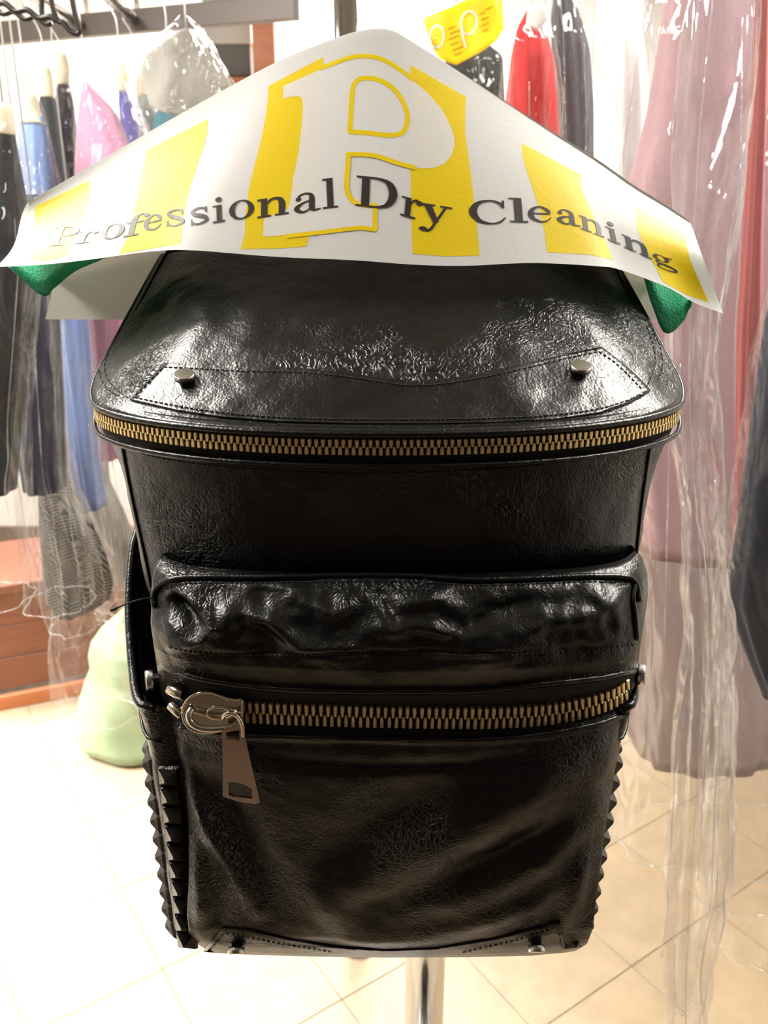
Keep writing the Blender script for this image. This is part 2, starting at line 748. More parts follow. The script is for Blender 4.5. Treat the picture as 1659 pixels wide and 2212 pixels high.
def ceiling_lamp(x, y, z, lx, ly, strength, label):
    t = thing('hanging_lamp', label, 'lamp', (x, y, z), 'fluorescent lamps')
    def bx(*a):
        return [Vector((x, y, z)) + Vector(v) for v in box(*a)[0]]
    fc = box(0, 1, 0, 1, 0, 1)[1]
    mesh_obj('housing', bx(-lx / 2 - .03, lx / 2 + .03, -ly / 2 - .03, ly / 2 + .03, 0.0, 0.07), fc, M['ceiling'], t, False)
    m = mat('lamp_diffuser', (255, 250, 240), 0.5, emit=strength)
    mesh_obj('diffuser', bx(-lx / 2, lx / 2, -ly / 2, ly / 2, -0.015, 0.0), fc, m, t, False)
    for sx, sy in ((-.4, -.4), (.4, .4)):
        q = Vector((x + sx * lx, y + sy * ly, z + .06))
        mesh_obj('chain', *tube([q, Vector((q.x, q.y, 2.85))], .003, 6), M['darkmetal'], t)


ceiling_lamp(-0.85, 0.95, 2.42, 0.28, 1.25, LAMP_STRENGTH, 'long fluorescent lamp hung above the left clothes rail')
ceiling_lamp(0.85, 0.95, 2.42, 0.28, 1.25, LAMP_STRENGTH * 0.75, 'long fluorescent lamp hung above the right clothes rail')
ceiling_lamp(-0.35, 3.3, 2.6, 1.8, 0.4, LAMP_STRENGTH * 1.35, 'wide fluorescent lamp hung near the back wall')

# ------------------------------------------------------------------ backpack
BP = thing('backpack', 'black leather backpack with brass zippers hanging on a chrome stand', 'backpack', (0, 0.55, 1.2))
YF = 0.45                     # front of the bag at the top zipper
ZZIP = at(829, 967, YF).z     # height of the zipper at the front
ZE0 = at(829, 931, YF).z      # lid edge height at the front
RISE = 0.09


def rise(Y):
    return RISE * float(sstep(0.52, 0.70, Y))


def section(a, yf, b, n, yb, N=120, Ns=26, Nb=30, cx=0.0):
    """horizontal outline: left back corner -> front -> right back corner -> back"""
    P = []
    ys = yf + b
    for i in range(Ns):
        P.append((cx - a, lerp(yb, ys, i / Ns)))
    for i in range(N + 1):
        ph = math.pi * i / N
        c, s = math.cos(ph), math.sin(ph)
        P.append((cx - a * math.copysign(abs(c) ** (2 / n), c), ys - b * abs(s) ** (2 / n)))
    for i in range(1, Ns + 1):
        P.append((cx + a, lerp(ys, yb, i / Ns)))
    for i in range(1, Nb):
        f = i / Nb
        P.append((cx + a * (1 - 2 * f), yb + 0.012 * math.sin(math.pi * f)))
    return P


A_TOP = 0.191


def zip_section():
    # plan of the zipper / lid edge; the sides close in towards the back
    P = section(A_TOP, YF, 0.115, 2.2, 0.665)
    out = []
    for x, y in P:
        k = 1 - 0.13 * float(sstep(0.545, 0.68, y))
        out.append((x * k + 0.002, y))
    return out


ZS = zip_section()


# --- main body
def body_part():
    zt0 = ZZIP - 0.0095
    zb = 1.197
    rows = 110
    vs = []
    n = len(ZS)
    for j in range(rows):
        t = j / (rows - 1)
        zc = lerp(zb, zt0, t)
        a = tab([(1.197, .132), (1.25, .134), (1.35, .142), (1.42, .157), (1.446, .1635), (1.49, .170), (1.524, .177), (1.55, .187)], zc)
        b = tab([(1.197, .06), (1.446, .085), (1.55, .115)], zc)
        q = tab([(1.197, 3.2), (1.446, 2.8), (1.55, 2.2)], zc)
        yf = tab([(1.197, .462), (1.30, .465), (1.446, .462), (1.50, .457), (1.55, .450)], zc)
        P = section(a, yf, b, q, 0.665, cx=0.003)
        rnd = 1 - 0.5 * max(0, (0.05 - t) / 0.05) ** 2 * 0.12
        for i, (x, y) in enumerate(P):
            k = 1 - 0.13 * float(sstep(0.545, 0.68, y)) * t
            x = (x - 0.003) * k + 0.003
            z = zc + rise(y) * sstep(0.55, 1.0, t)
            p = Vector((x * rnd, lerp(0.56, y, rnd), z))
            w = 0.0022 * noise.fractal(p * 18, 1.0, 2.0, 3) * min(1, (1 - t) * 12)
            w += 0.002 * noise.noise(Vector((p.x * 9, p.y * 9, p.z * 30))) * min(1, (1 - t) * 8)
            nrm = Vector((x, (y - 0.56), 0)).normalized()
            vs.append(p + nrm * w)
    fs = grid_faces(n, rows, True)
    fs.append(tuple(range(n))[::-1])
    return vs, fs


body = body_part()
mesh_obj('main_compartment', *body, M['leather'], BP)
T_body = bvh(body)

# --- zipper tape band between body and lid
tp = []
for x, y in ZS:
    nrm = Vector((x, (y - 0.56) * 1.2, 0)).normalized()
    for dz, o in ((-0.0125, -0.004), (-0.006, -0.0022), (0.0, -0.0015), (0.006, -0.0024), (0.0115, -0.005)):
        tp.append(Vector((x, y, ZZIP + rise(y) + dz)) + nrm * o)
nz = len(ZS)
tpf = [(i * 5 + k, ((i + 1) % nz) * 5 + k, ((i + 1) % nz) * 5 + k + 1, i * 5 + k + 1) for i in range(nz) for k in range(4)]
zip1 = mesh_obj('top_zipper', tp, tpf, M['tape'], BP)
zip1['label'] = 'brass zipper running under the lid'


def tooth_mesh(name, w, h, d, m):
    # a metal zipper element: a rounded bar with a narrower head at its inner end (towards +y)
    prof = [(-w / 2, 0), (-w / 2, h * .62), (-w * .38, h * .72), (-w * .38, h * .93), (-w * .2, h), (w * .2, h), (w * .38, h * .93),
            (w * .38, h * .72), (w / 2, h * .62), (w / 2, 0)]
    vs = [(x, y, -0.001) for x, y in prof] + [(x, y, d * .7) for x, y in prof] + [(x * .7, lerp(h * .5, y, .9), d) for x, y in prof]
    n = len(prof)
    fs = []
    for l in range(2):
        for k in range(n):
            k2 = (k + 1) % n
            fs.append((l * n + k, l * n + k2, l * n + n + k2, l * n + n + k))
    fs.append(tuple(2 * n + k for k in range(n)))
    me = bpy.data.meshes.new(name)
    me.from_pydata(vs, [], fs)
    me.materials.append(m)
    return me


t1 = tooth_mesh('tooth', 0.0021, 0.0048, 0.0017, M['brass'])
front = [Vector((x, y, 0)) for x, y in ZS[8:26 + 121 + 18]]
Lz = sum((b - a).length for a, b in zip(front, front[1:]))
pitch = 0.0037
nt_ = int(Lz / pitch)
zp = resample(front, nt_ * 2 + 1, False)
for k in range(1, nt_ * 2):
    p = zp[k].copy()
    tg = zp[k + 1] - zp[k - 1]
    p0 = Vector((zp[k - 1].x, zp[k - 1].y, ZZIP + rise(zp[k - 1].y)))
    p1 = Vector((zp[k + 1].x, zp[k + 1].y, ZZIP + rise(zp[k + 1].y)))
    tx = (p1 - p0).normalized()
    out = Vector((tx.y, -tx.x, 0)).normalized()
    if out.dot(Vector((p.x, p.y - 0.6, 0))) < 0:
        out = -out
    up = out.cross(tx)
    if up.z < 0:
        up = -up
    c = Vector((p.x, p.y, ZZIP + rise(p.y))) - out * 0.0012
    if k % 2:
        loc, yv = c + up * 0.0044, -up
    else:
        loc, yv = c - up * 0.0044, up
    xv = yv.cross(out)
    inst('tooth', t1, zip1, frame(loc, xv, yv, out))

# piping at the upper edge of the body
pts = [Vector((x * 1.004, lerp(0.56, y, 1.004), ZZIP - 0.0105 + rise(y))) for x, y in ZS]
mesh_obj('piping', *tube(pts, 0.0017, 8, True), M['piping'], BP)


# --- lid
def lid_part():
    n = len(ZS)
    R = 70
    cx, cy = 0.002, 0.56
    vs = []
    for j in range(R + 4):
        r = min(j / (R - 1), 1.0)
        for x, y in ZS:
            X, Y = lerp(cx, x, r), lerp(cy, y, r)
            ze = ZE0 + rise(y)
            plane = ZE0 + 0.002 + 0.40 * (Y - YF) + 0.013 * (1 - r ** 3)
            k = r ** 3.6
            z = plane * (1 - k) + ze * k
            if j >= R:                       # the edge curls down over the zipper
                e = j - R + 1
                z -= 0.0012 * e
                X *= 1 - 0.002 * e * e
                Y = lerp(cy, Y, 1 - 0.002 * e * e)
            p = Vector((X, Y, z))
            vs.append(p)
    A = np.array([tuple(v) for v in vs])
    px = topx(A)
    fade = np.clip((1 - np.repeat(np.minimum(np.arange(R + 4) / (R - 1), 1.0), n)) * 9, 0, 1)
    d = np.zeros(len(A))
    for line, w, amp in (
        ([(350, 600), (430, 640), (440, 700), (330, 790)], 42, .0045),
        ([(480, 600), (540, 680), (520, 740)], 45, .003),
        ([(330, 640), (370, 680)], 26, -.003),
        ([(1120, 610), (1200, 650), (1300, 720), (1390, 790)], 40, .0045),
        ([(1060, 650), (1180, 720), (1290, 740)], 30, -.003),
        ([(1290, 600), (1340, 660)], 30, .004),
        ([(600, 680), (760, 705), (900, 690)], 26, .0018),
        ([(740, 715), (880, 730), (1010, 705)], 16, -.0015),
        ([(430, 880), (560, 850), (700, 880)], 28, .0015),
        ([(900, 900), (1080, 860), (1180, 890)], 30, .0016)):
        d += fold(px, line, w, amp)
    for i, p in enumerate(vs):
        d[i] += 0.0011 * noise.fractal(p * 24, 1.0, 2.0, 3) + 0.0004 * noise.noise(p * 70)
    return [p + Vector((0, -0.4, 0.9)) * float(d[i] * fade[i]) for i, p in enumerate(vs)], grid_faces(n, R + 4, True)


lid = lid_part()
LID = mesh_obj('lid', *lid, M['leather'], BP)
T_lid = bvh(lid)
pts = [Vector((x * 1.003, lerp(0.56, y, 1.003), ZE0 + rise(y) - 0.002)) for x, y in ZS]
mesh_obj('piping', *tube(pts, 0.0019, 8, True), M['piping'], LID)
patch_px = [(284, 866), (320, 826), (356, 786), (420, 789), (520, 795), (640, 797), (740, 806), (820, 818), (885, 826), (960, 822), (1050, 807), (1140, 787),
            (1220, 768), (1298, 752), (1340, 784), (1378, 818), (1404, 846), (1360, 872), (1300, 893), (1200, 908), (1080, 915), (940, 918), (760, 918), (600, 913), (480, 903), (380, 888)]
mesh_obj('lid_patch', *decal(T_lid, [patch_px], 0.0012, 0.0014, 16), M['leather_smooth'], LID)
st_in = [(296, 856), (356, 796), (420, 799), (520, 805), (640, 807), (740, 816), (820, 828), (885, 836), (960, 832), (1050, 817), (1140, 797), (1220, 778), (1292, 763), (1330, 790), (1386, 846)]
parts = [dashes(T_lid, st_in[0:2], off=0.0015), dashes(T_lid, st_in[1:13], off=0.0015), dashes(T_lid, st_in[12:], off=0.0015)]
parts.append(dashes(T_lid, [(292, 862), (380, 880), (480, 895), (600, 905), (760, 910), (940, 910), (1080, 907), (1200, 900), (1300, 885), (1390, 855)], off=0.0016))
parts.append(dashes(T_lid, [(256, 700), (236, 752), (226, 800), (248, 838), (290, 868)], off=0.0004))
parts.append(dashes(T_lid, [(250, 690), (226, 752), (214, 800), (230, 838), (262, 858)], off=0.0004))
parts.append(dashes(T_lid, [(1396, 705), (1412, 752), (1414, 790), (1400, 830), (1384, 850)], off=0.0004))
parts.append(dashes(T_lid, [(1404, 700), (1426, 752), (1430, 790), (1420, 826)], off=0.0004))
mesh_obj('stitching', *join(*parts), M['thread'], LID)['kind'] = 'stuff'


def stud(parent, p, n, r, h, name='stud'):
    n = n.normalized()
    x = n.orthogonal().normalized()
    y = n.cross(x)
    prof = [(r * .62, -0.001), (r * .62, h * .42), (r * .93, h * .42), (r, h * .5), (r, h * .9), (r * .93, h), (r * .5, h * 1.015), (0.0001, h * 1.02)]
    return mesh_obj(name, *xf(lathe(prof, 32), frame(p, x, y, n)), M['steel'], parent, False)


for px, py in ((401, 826), (1253, 808)):
    h = hit(T_lid, px, py)
    s = stud(LID, h[0] + Vector((0, 0, 0.0)), Vector((0, -0.36, 0.93)), 0.0062, 0.0062)
    for pl in s.data.polygons:
        pl.use_smooth = len(pl.vertices) == 4 and abs(pl.normal.z) < 0.9

# body seams and stitching under the zipper
sm = []
sm.append(tube(proj(T_body, [(262, 945), (272, 1000), (288, 1080), (312, 1190), (328, 1270)], 0.0004, 30), 0.0011, 6))
sm.append(tube(proj(T_body, [(1405, 945), (1398, 1000), (1386, 1080), (1374, 1190), (1368, 1240)], 0.0004, 30), 0.0011, 6))
for q in sm:
    mesh_obj('seam', *q, M['piping'], BP)
mesh_obj('stitching', *dashes(T_body, [(275, 968), (340, 988), (430, 1002), (560, 1014), (700, 1021), (830, 1022), (980, 1018), (1130, 1008), (1280, 988), (1395, 955)]), M['thread'], BP)['kind'] = 'stuff'


# --- front pocket
PL = [(1240, 352), (1262, 338), (1300, 328), (1400, 325), (1480, 336), (1560, 348), (1640, 373), (1720, 394), (1820, 407), (1920, 408), (1990, 404), (2030, 408), (2052, 425), (2066, 450)]
PR = [(1240, 1372), (1262, 1388), (1300, 1399), (1350, 1399), (1450, 1386), (1560, 1371), (1640, 1350), (1740, 1326), (1850, 1305), (1950, 1290), (2020, 1281), (2052, 1268), (2066, 1245)]
PY = [(1240, .4535), (1250, .446), (1275, .439), (1330, .430), (1400, .4215), (1450, .420), (1535, .429), (1600, .427), (1680, .424), (1800, .427), (1950, .433), (2020, .437), (2045, .443), (2058, .452), (2066, .466)]
LIP_U = [(345, 1448), (399, 1459), (457, 1473), (587, 1489), (717, 1495), (891, 1496), (1036, 1493), (1180, 1479), (1289, 1467), (1368, 1452)]
LIP_L = [(345, 1560), (400, 1574), (529, 1587), (674, 1591), (819, 1594), (963, 1596), (1072, 1594), (1180, 1583), (1289, 1562), (1357, 1538)]
ZC = [(395, 1518), (450, 1526), (540, 1535), (674, 1541), (819, 1545), (963, 1547), (1072, 1547), (1180, 1540), (1260, 1525), (1320, 1505), (1358, 1480)]


def pocket_part():
    nu, nv = 240, 250
    base = []
    G = 6
    for j in range(nv):
        py = lerp(2066, 1240, j / (nv - 1))
        y0 = tab(PY, py)
        z = at(829, py, y0).z
        xl, xr = tab(PL, py), tab(PR, py)
        eb = 0.005 + 0.025 * float(sstep(2060, 1560, py))
        er = 0.005 + 0.033 * float(sstep(2060, 1560, py))
        Xl, Xr = x_at(xl, y0 + eb, z), x_at(xr, y0 + er, z)
        for i in range(-G, nu + G):
            u = lerp(-1, 1, min(max(i / (nu - 1), 0), 1))
            X = lerp(Xl, Xr, (u + 1) / 2)
            e = er if u > 0 else eb
            Y = y0 + e * (0.55 * abs(u) ** 2.4 + 0.45 * abs(u) ** 14)
            if i < 0 or i >= nu:
                k = (-i if i < 0 else i - nu + 1) / G
                Y += 0.06 * k
                X *= 1 - 0.02 * k
            base.append((X, Y, z))
    A = np.array(base)
    n = nu + 2 * G
    A = A.reshape(nv, n, 3)
    px = topx(A)
    d = np.zeros(A.shape[:2])
    folds = (
        # lower panel
        ([(352, 1590), (385, 1670), (440, 1770), (500, 1870), (558, 1965)], 20, 0.0090),
        ([(420, 1640), (480, 1760), (545, 1870), (600, 1950)], 45, -0.0075),
        ([(385, 1760), (415, 1860), (430, 1960), (425, 2020)], 22, 0.0053),
        ([(450, 1860), (470, 1950), (470, 2010)], 26, -0.0045),
        ([(1290, 1615), (1130, 1715), (960, 1810), (800, 1880), (660, 1975)], 58, 0.0097),
        ([(1000, 1700), (860, 1770), (720, 1840)], 60, -0.0060),
        ([(1290, 1740), (1180, 1850), (1020, 1930), (800, 1990)], 36, 0.0067),
        ([(1240, 1760), (1080, 1850), (900, 1920)], 24, -0.0045),
        ([(1240, 1880), (1150, 1950), (980, 2000), (760, 2035)], 26, 0.0053),
        ([(1275, 1830), (1240, 1930), (1215, 2000)], 22, 0.0045),
        ([(560, 1640), (760, 1655), (1000, 1655), (1200, 1625)], 16, -0.0018),
        ([(640, 1900), (760, 2000), (900, 2030)], 40, 0.0037),
        # upper puff
        ([(352, 1290), (400, 1280), (448, 1310), (458, 1350), (432, 1385), (370, 1392)], 14, .0060),
        ([(368, 1275), (392, 1310), (432, 1352)], 13, -.0080),
        ([(345, 1330), (375, 1360), (410, 1370)], 22, .0040),
        ([(470, 1300), (490, 1340), (470, 1390)], 22, .0045),
        ([(500, 1320), (580, 1335), (650, 1395), (740, 1420)], 20, .0050),
        ([(540, 1365), (620, 1400)], 26, -.0035),
        ([(640, 1290), (720, 1320), (780, 1300)], 20, .0040),
        ([(810, 1262), (830, 1300), (850, 1330)], 16, -.0050),
        ([(850, 1300), (940, 1290), (1000, 1320)], 22, .0040),
        ([(780, 1370), (900, 1350), (1000, 1375), (1060, 1350)], 20, .0045),
        ([(960, 1390), (1060, 1330), (1160, 1300)], 18, -.0040),
        ([(1080, 1380), (1180, 1340), (1290, 1330), (1340, 1290)], 24, .0045),
        ([(1240, 1270), (1330, 1300), (1360, 1370)], 22, .0035),
        ([(860, 1440), (1000, 1425), (1100, 1430)], 18, .0025),
        ([(420, 1415), (700, 1412), (1000, 1412), (1350, 1400)], 7, -.0016),
    )
    for line, w, amp in folds:
        d += fold(px, line, w, amp)
    # shallow channel for the zipper between both lips
    X = px[..., 0]
    up = np.interp(X, [p[0] for p in LIP_U], [p[1] for p in LIP_U])
    lo = np.interp(X, [p[0] for p in LIP_L], [p[1] for p in LIP_L])
    yy = px[..., 1]
    ch = sstep(-5, 6, yy - up) * sstep(-5, 6, lo - yy) * sstep(348, 362, X) * sstep(1375, 1362, X)
    d = d * (1 - ch) - 0.0042 * ch
    d += 0.0022 * (np.exp(-((yy - up) / 9) ** 2) * (yy < up) + np.exp(-((yy - lo) / 9) ** 2) * (yy > lo)) * sstep(348, 362, X) * sstep(1375, 1362, X)
    ed = np.ones(n)
    k = np.arange(n)
    ed *= np.clip((k - G) / 10, 0, 1) * np.clip((nu + G - 1 - k) / 10, 0, 1)
    vv = np.arange(nv) / (nv - 1)
    ev = np.clip(vv * 20, 0, 1) * np.clip((1 - vv) * 18, 0, 1)
    d = d * ed[None] * ev[:, None]
    vs = []
    for j in range(nv):
        puff = float(sstep(1470, 1420, px[j, n // 2, 1]))
        for i in range(n):
            p = Vector(A[j, i])
            w = 0.0014 * noise.fractal(p * 26, 1.0, 2.0, 3) + puff * 0.0030 * noise.fractal(p * 32 + Vector((5, 1, 2)), 0.9, 2.0, 3)
            w *= (1 - float(ch[j, i])) * min(1, ed[i] + .3) * ev[j]
            vs.append(p + Vector((0, -1, 0.05)) * (float(d[j, i]) + w))
    return vs, grid_faces(n, nv)


pocket = pocket_part()
POC = mesh_obj('front_pocket', *pocket, M['leather'], BP)
T_poc = bvh(pocket)

top_line = [(338, 1312), (334, 1290), (345, 1266), (372, 1253), (430, 1249), (560, 1249), (700, 1247), (800, 1246), (900, 1248), (1020, 1254), (1140, 1252), (1260, 1247), (1340, 1247), (1362, 1251), (1374, 1268), (1378, 1300)]
mesh_obj('piping', *tube(proj(T_poc, top_line, 0.001, 120), 0.0017, 8), M['piping'], POC)
mesh_obj('piping', *tube(proj(T_poc, [(1372, 1258), (1366, 1290), (1370, 1330), (1374, 1380)], 0.0008, 24), 0.0014, 8), M['piping'], POC)
mesh_obj('zipper_lip', *tube(proj(T_poc, [(a, b - 3) for a, b in LIP_U[1:]], 0.0004, 90), 0.0016, 8), M['piping'], POC)
mesh_obj('zipper_lip', *tube(proj(T_poc, [(a, b + 3) for a, b in LIP_L[1:]], 0.0004, 90), 0.0016, 8), M['piping'], POC)
mesh_obj('stitching', *join(
    dashes(T_poc, [(365, 1398), (420, 1408), (560, 1416), (800, 1412), (1000, 1416), (1150, 1412), (1300, 1402), (1375, 1392)]),
    dashes(T_poc, [(560, 1640), (700, 1655), (850, 1660), (1000, 1656), (1120, 1645), (1250, 1618)]),
    dashes(T_poc, [(375, 1265), (430, 1259), (560, 1259), (700, 1257), (800, 1256), (900, 1258), (1020, 1264), (1140, 1262), (1260, 1257), (1360, 1258)]),
    dashes(T_poc, [(470, 1466), (587, 1480), (717, 1486), (891, 1487), (1036, 1484), (1180, 1470), (1289, 1457), (1368, 1444)])), M['thread'], POC)['kind'] = 'stuff'

# pocket zipper: tape strip, teeth, stops, slider and pull
tape_loop = [(a, b + 4) for a, b in LIP_U[1:]] + [(a, b - 4) for a, b in LIP_L[1:]][::-1]
zip2 = mesh_obj('pocket_zipper', *decal(T_poc, [tape_loop], 0.0006, 0, 20), M['tape'], BP)
zip2['label'] = 'large pale gold zipper across the front pocket'
T_tape = T_poc
t2 = tooth_mesh('tooth', 0.0023, 0.0076, 0.0026, M['gold'])
zc = [(p.x, p.y) for p in resample([(a, b, 0) for a, b in ZC], 900)]
P3 = proj(T_poc, zc, 0.0)
# smooth the centre line so that the teeth do not follow the fine grain
A3 = np.array([tuple(p) for p in P3])
for _ in range(40):
    A3[1:-1] = (A3[:-2] + A3[2:]) / 2 * 0.5 + A3[1:-1] * 0.5
P3 = [Vector(a) for a in A3]
Lp = [0]
for a, b in zip(P3, P3[1:]):
    Lp.append(Lp[-1] + (b - a).length)
k = 0
s = 0.0
rest = Lp[-1]
while s < rest - 0.002:
    i = min(int(np.searchsorted(Lp, s)), len(P3) - 2)
    i = max(i, 1)
    c = P3[i]
    pxx = topx(np.array(c))[0]
    tx = (P3[min(i + 8, len(P3) - 1)] - P3[max(i - 8, 0)]).normalized()
    out = Vector((tx.y, -tx.x, 0)).normalized()
    if out.y > 0:
        out = -out
    up = out.cross(tx)
    if up.z < 0:
        up = -up
    hidden = 408 < pxx < 522
    if not hidden:
        loc, yv = (c + up * 0.0071, -up) if k % 2 else (c - up * 0.0071, up)
        if pxx < 430:
            loc = loc + (up * 0.0035 if k % 2 else -up * 0.002)
        xv = yv.cross(out)
        inst('tooth', t2, zip2, frame(loc + out * 0.0004, xv, yv, out))
    s += 0.0021
    k += 1

# end stops
def cyl(p0, p1, r, b=0.0008):
    d = (p1 - p0)
    L = d.length
    z = d.normalized()
    x = z.orthogonal().normalized()
    return xf(lathe([(r * .8, 0), (r, b), (r, L - b), (r * .8, L)], 20), frame(p0, x, z.cross(x), z))


def over(px, py, lift):
    h = hit(T_poc, px, py)
    return at(px, py, h[0].y - lift)


def auto_smooth(o, lim=0.7):
    for pl in o.data.polygons:
        pl.use_smooth = len(pl.vertices) == 4


o = mesh_obj('end_stop', *cyl(over(364, 1489, .006), over(397, 1500, .006), 0.0036), M['nickel'], zip2)
auto_smooth(o)
o = mesh_obj('end_stop', *cyl(over(366, 1523, .004), over(394, 1545, .005), 0.0030), M['nickel'], zip2)
auto_smooth(o)

# slider body (pear shaped plate with a raised rim)
sl_out = [(394, 1540), (396, 1527), (404, 1513), (418, 1502), (436, 1496), (456, 1496), (474, 1502), (492, 1508), (510, 1511), (522, 1511), (523, 1540), (521, 1569),
          (508, 1574), (490, 1577), (468, 1580), (446, 1583), (426, 1581), (408, 1572), (398, 1558)]
y_sl = min(hit(T_poc, a, b)[0].y for a, b in sl_out) - 0.004


def plate(loops, Y, thick, bev=0.0):
    """flat plate facing the viewer's side of the bag; front face at depth Y"""
    vs, tris = fill(loops)
    n = len(vs)
    cxy = sum((v for v in vs), Vector()) / n
    f = [at(v.x, v.y, Y) for v in vs]
    b = [p + Vector((0, thick, 0)) for p in f]
    fs = [tuple(t) for t in tris] + [tuple(i + n for i in t)[::-1] for t in tris]
    k = 0
    for l in loops:
        m = len(l)
        for i in range(m):
            a, c = k + i, k + (i + 1) % m
            fs.append((a, c, c + n, a + n))
        k += m
    return f + b, fs


SL = mesh_obj('slider', *plate([sl_out], y_sl, 0.0035), M['nickel'], zip2, False)
SL['label'] = 'nickel zipper slider'
rim = [at(a, b, y_sl) for a, b in sl_out]
mesh_obj('slider_rim', *tube(resample(rim + rim[:1], 60), 0.0009, 6), M['nickel'], SL)
bail = [at(415, 1530, y_sl - .001), at(408, 1543, y_sl - .004), at(413, 1560, y_sl - .0065), at(432, 1572, y_sl - .008), at(460, 1575, y_sl - .0085), at(490, 1572, y_sl - .008), at(512, 1566, y_sl - .006), at(520, 1552, y_sl - .002)]
mesh_obj('bail', *tube(resample(bail, 40), 0.0021, 10), M['nickel'], SL)
inner = [at(450, 1534, y_sl - .0004), at(462, 1528, y_sl - .0006), at(480, 1528, y_sl - .0006), at(497, 1534, y_sl - .0004), at(500, 1546, y_sl - .0004), at(486, 1552, y_sl - .0005), at(464, 1552, y_sl - .0005), at(450, 1546, y_sl - .0004)]
mesh_obj('slider_ridge', *tube(resample(inner + inner[:1], 50), 0.0009, 6), M['nickel'], SL)
y_pt = y_sl - 0.011
ring = [at(482, 1552, y_pt + .002), at(484, 1545, y_pt), at(494, 1540, y_pt - .001), at(508, 1543, y_pt - .001), at(518, 1554, y_pt), at(524, 1570, y_pt + .0005), at(525, 1590, y_pt + .001)]
PT = mesh_obj('pull_tab', *plate([[(479, 1580), (486, 1574), (500, 1573), (522, 1562), (527, 1580), (540, 1640), (552, 1690), (562, 1733), (552, 1737), (520, 1733), (481, 1721), (481, 1650)],
                                  [(488, 1583), (489, 1597), (518, 1601), (517, 1578), (500, 1580)],
                                  [(493, 1690), (494, 1717), (506, 1722), (545, 1725), (543, 1704), (530, 1696), (510, 1690)]], y_pt, 0.0018), M['tab'], zip2, False)
PT['label'] = 'steel pull tab with two holes'
mesh_obj('ring', *tube(resample(ring, 24), 0.0013, 8), M['nickel'], PT)


# --- bottom patch with two studs
bp_px = [(440, 2053), (460, 2028), (482, 2002), (540, 2008), (620, 2026), (720, 2043), (830, 2051), (940, 2047), (1060, 2028), (1150, 2005), (1208, 1988), (1216, 2010), (1224, 2052), (1150, 2061), (1000, 2064), (830, 2065), (640, 2062), (520, 2058)]
BPT = mesh_obj('bottom_patch', *decal(T_poc, [bp_px], 0.0011, 0.0014, 16), M['leather_smooth'], BP)
mesh_obj('stitching', *join(dashes(T_poc, [(452, 2051), (470, 2030), (486, 2012)], off=.0015), dashes(T_poc, [(490, 2012), (620, 2036), (720, 2052)], off=.0015),
                            dashes(T_poc, [(1000, 2052), (1100, 2030), (1200, 2000)], off=.0015), dashes(T_poc, [(1204, 2000), (1214, 2048)], off=.0015)), M['thread'], BPT)['kind'] = 'stuff'
for px, py in ((512, 2034), (1158, 2030)):
    h = hit(T_poc, px, py)
    s = stud(BPT, h[0], Vector((0.0, -0.72, -0.62)), 0.0056, 0.0075)
    auto_smooth(s)


# --- side pockets with rows of leather pyramids
def side_x(z, w, sg):
    if sg < 0:
        edge = tab([(1.195, .137), (1.25, .137), (1.35, .138), (1.40, .143), (1.46, .156)], z)
        bul = tab([(1.195, .015), (1.22, .019), (1.30, .020), (1.371, .0215), (1.43, .022), (1.47, .020)], z)
    else:
        edge = tab([(1.195, .127), (1.25, .129), (1.35, .134), (1.40, .146), (1.46, .160)], z)
        bul = tab([(1.195, .014), (1.22, .018), (1.30, .019), (1.371, .018), (1.41, .011), (1.47, .008)], z)
    if w < 0:
        return sg * (edge + 0.16 * w)
    return sg * (edge + bul * (math.sin(math.pi * min(w, 1) ** 0.75) ** 0.55))


def side_p(z, w, sg):
    y = 0.450 + 0.165 * w if w >= 0 else 0.450 - 0.05 * w
    return Vector((side_x(z, w, sg) + 0.002, y, z))


def rim_z(w):
    return 1.392 + 0.088 * float(sstep(0.0, 0.85, w))


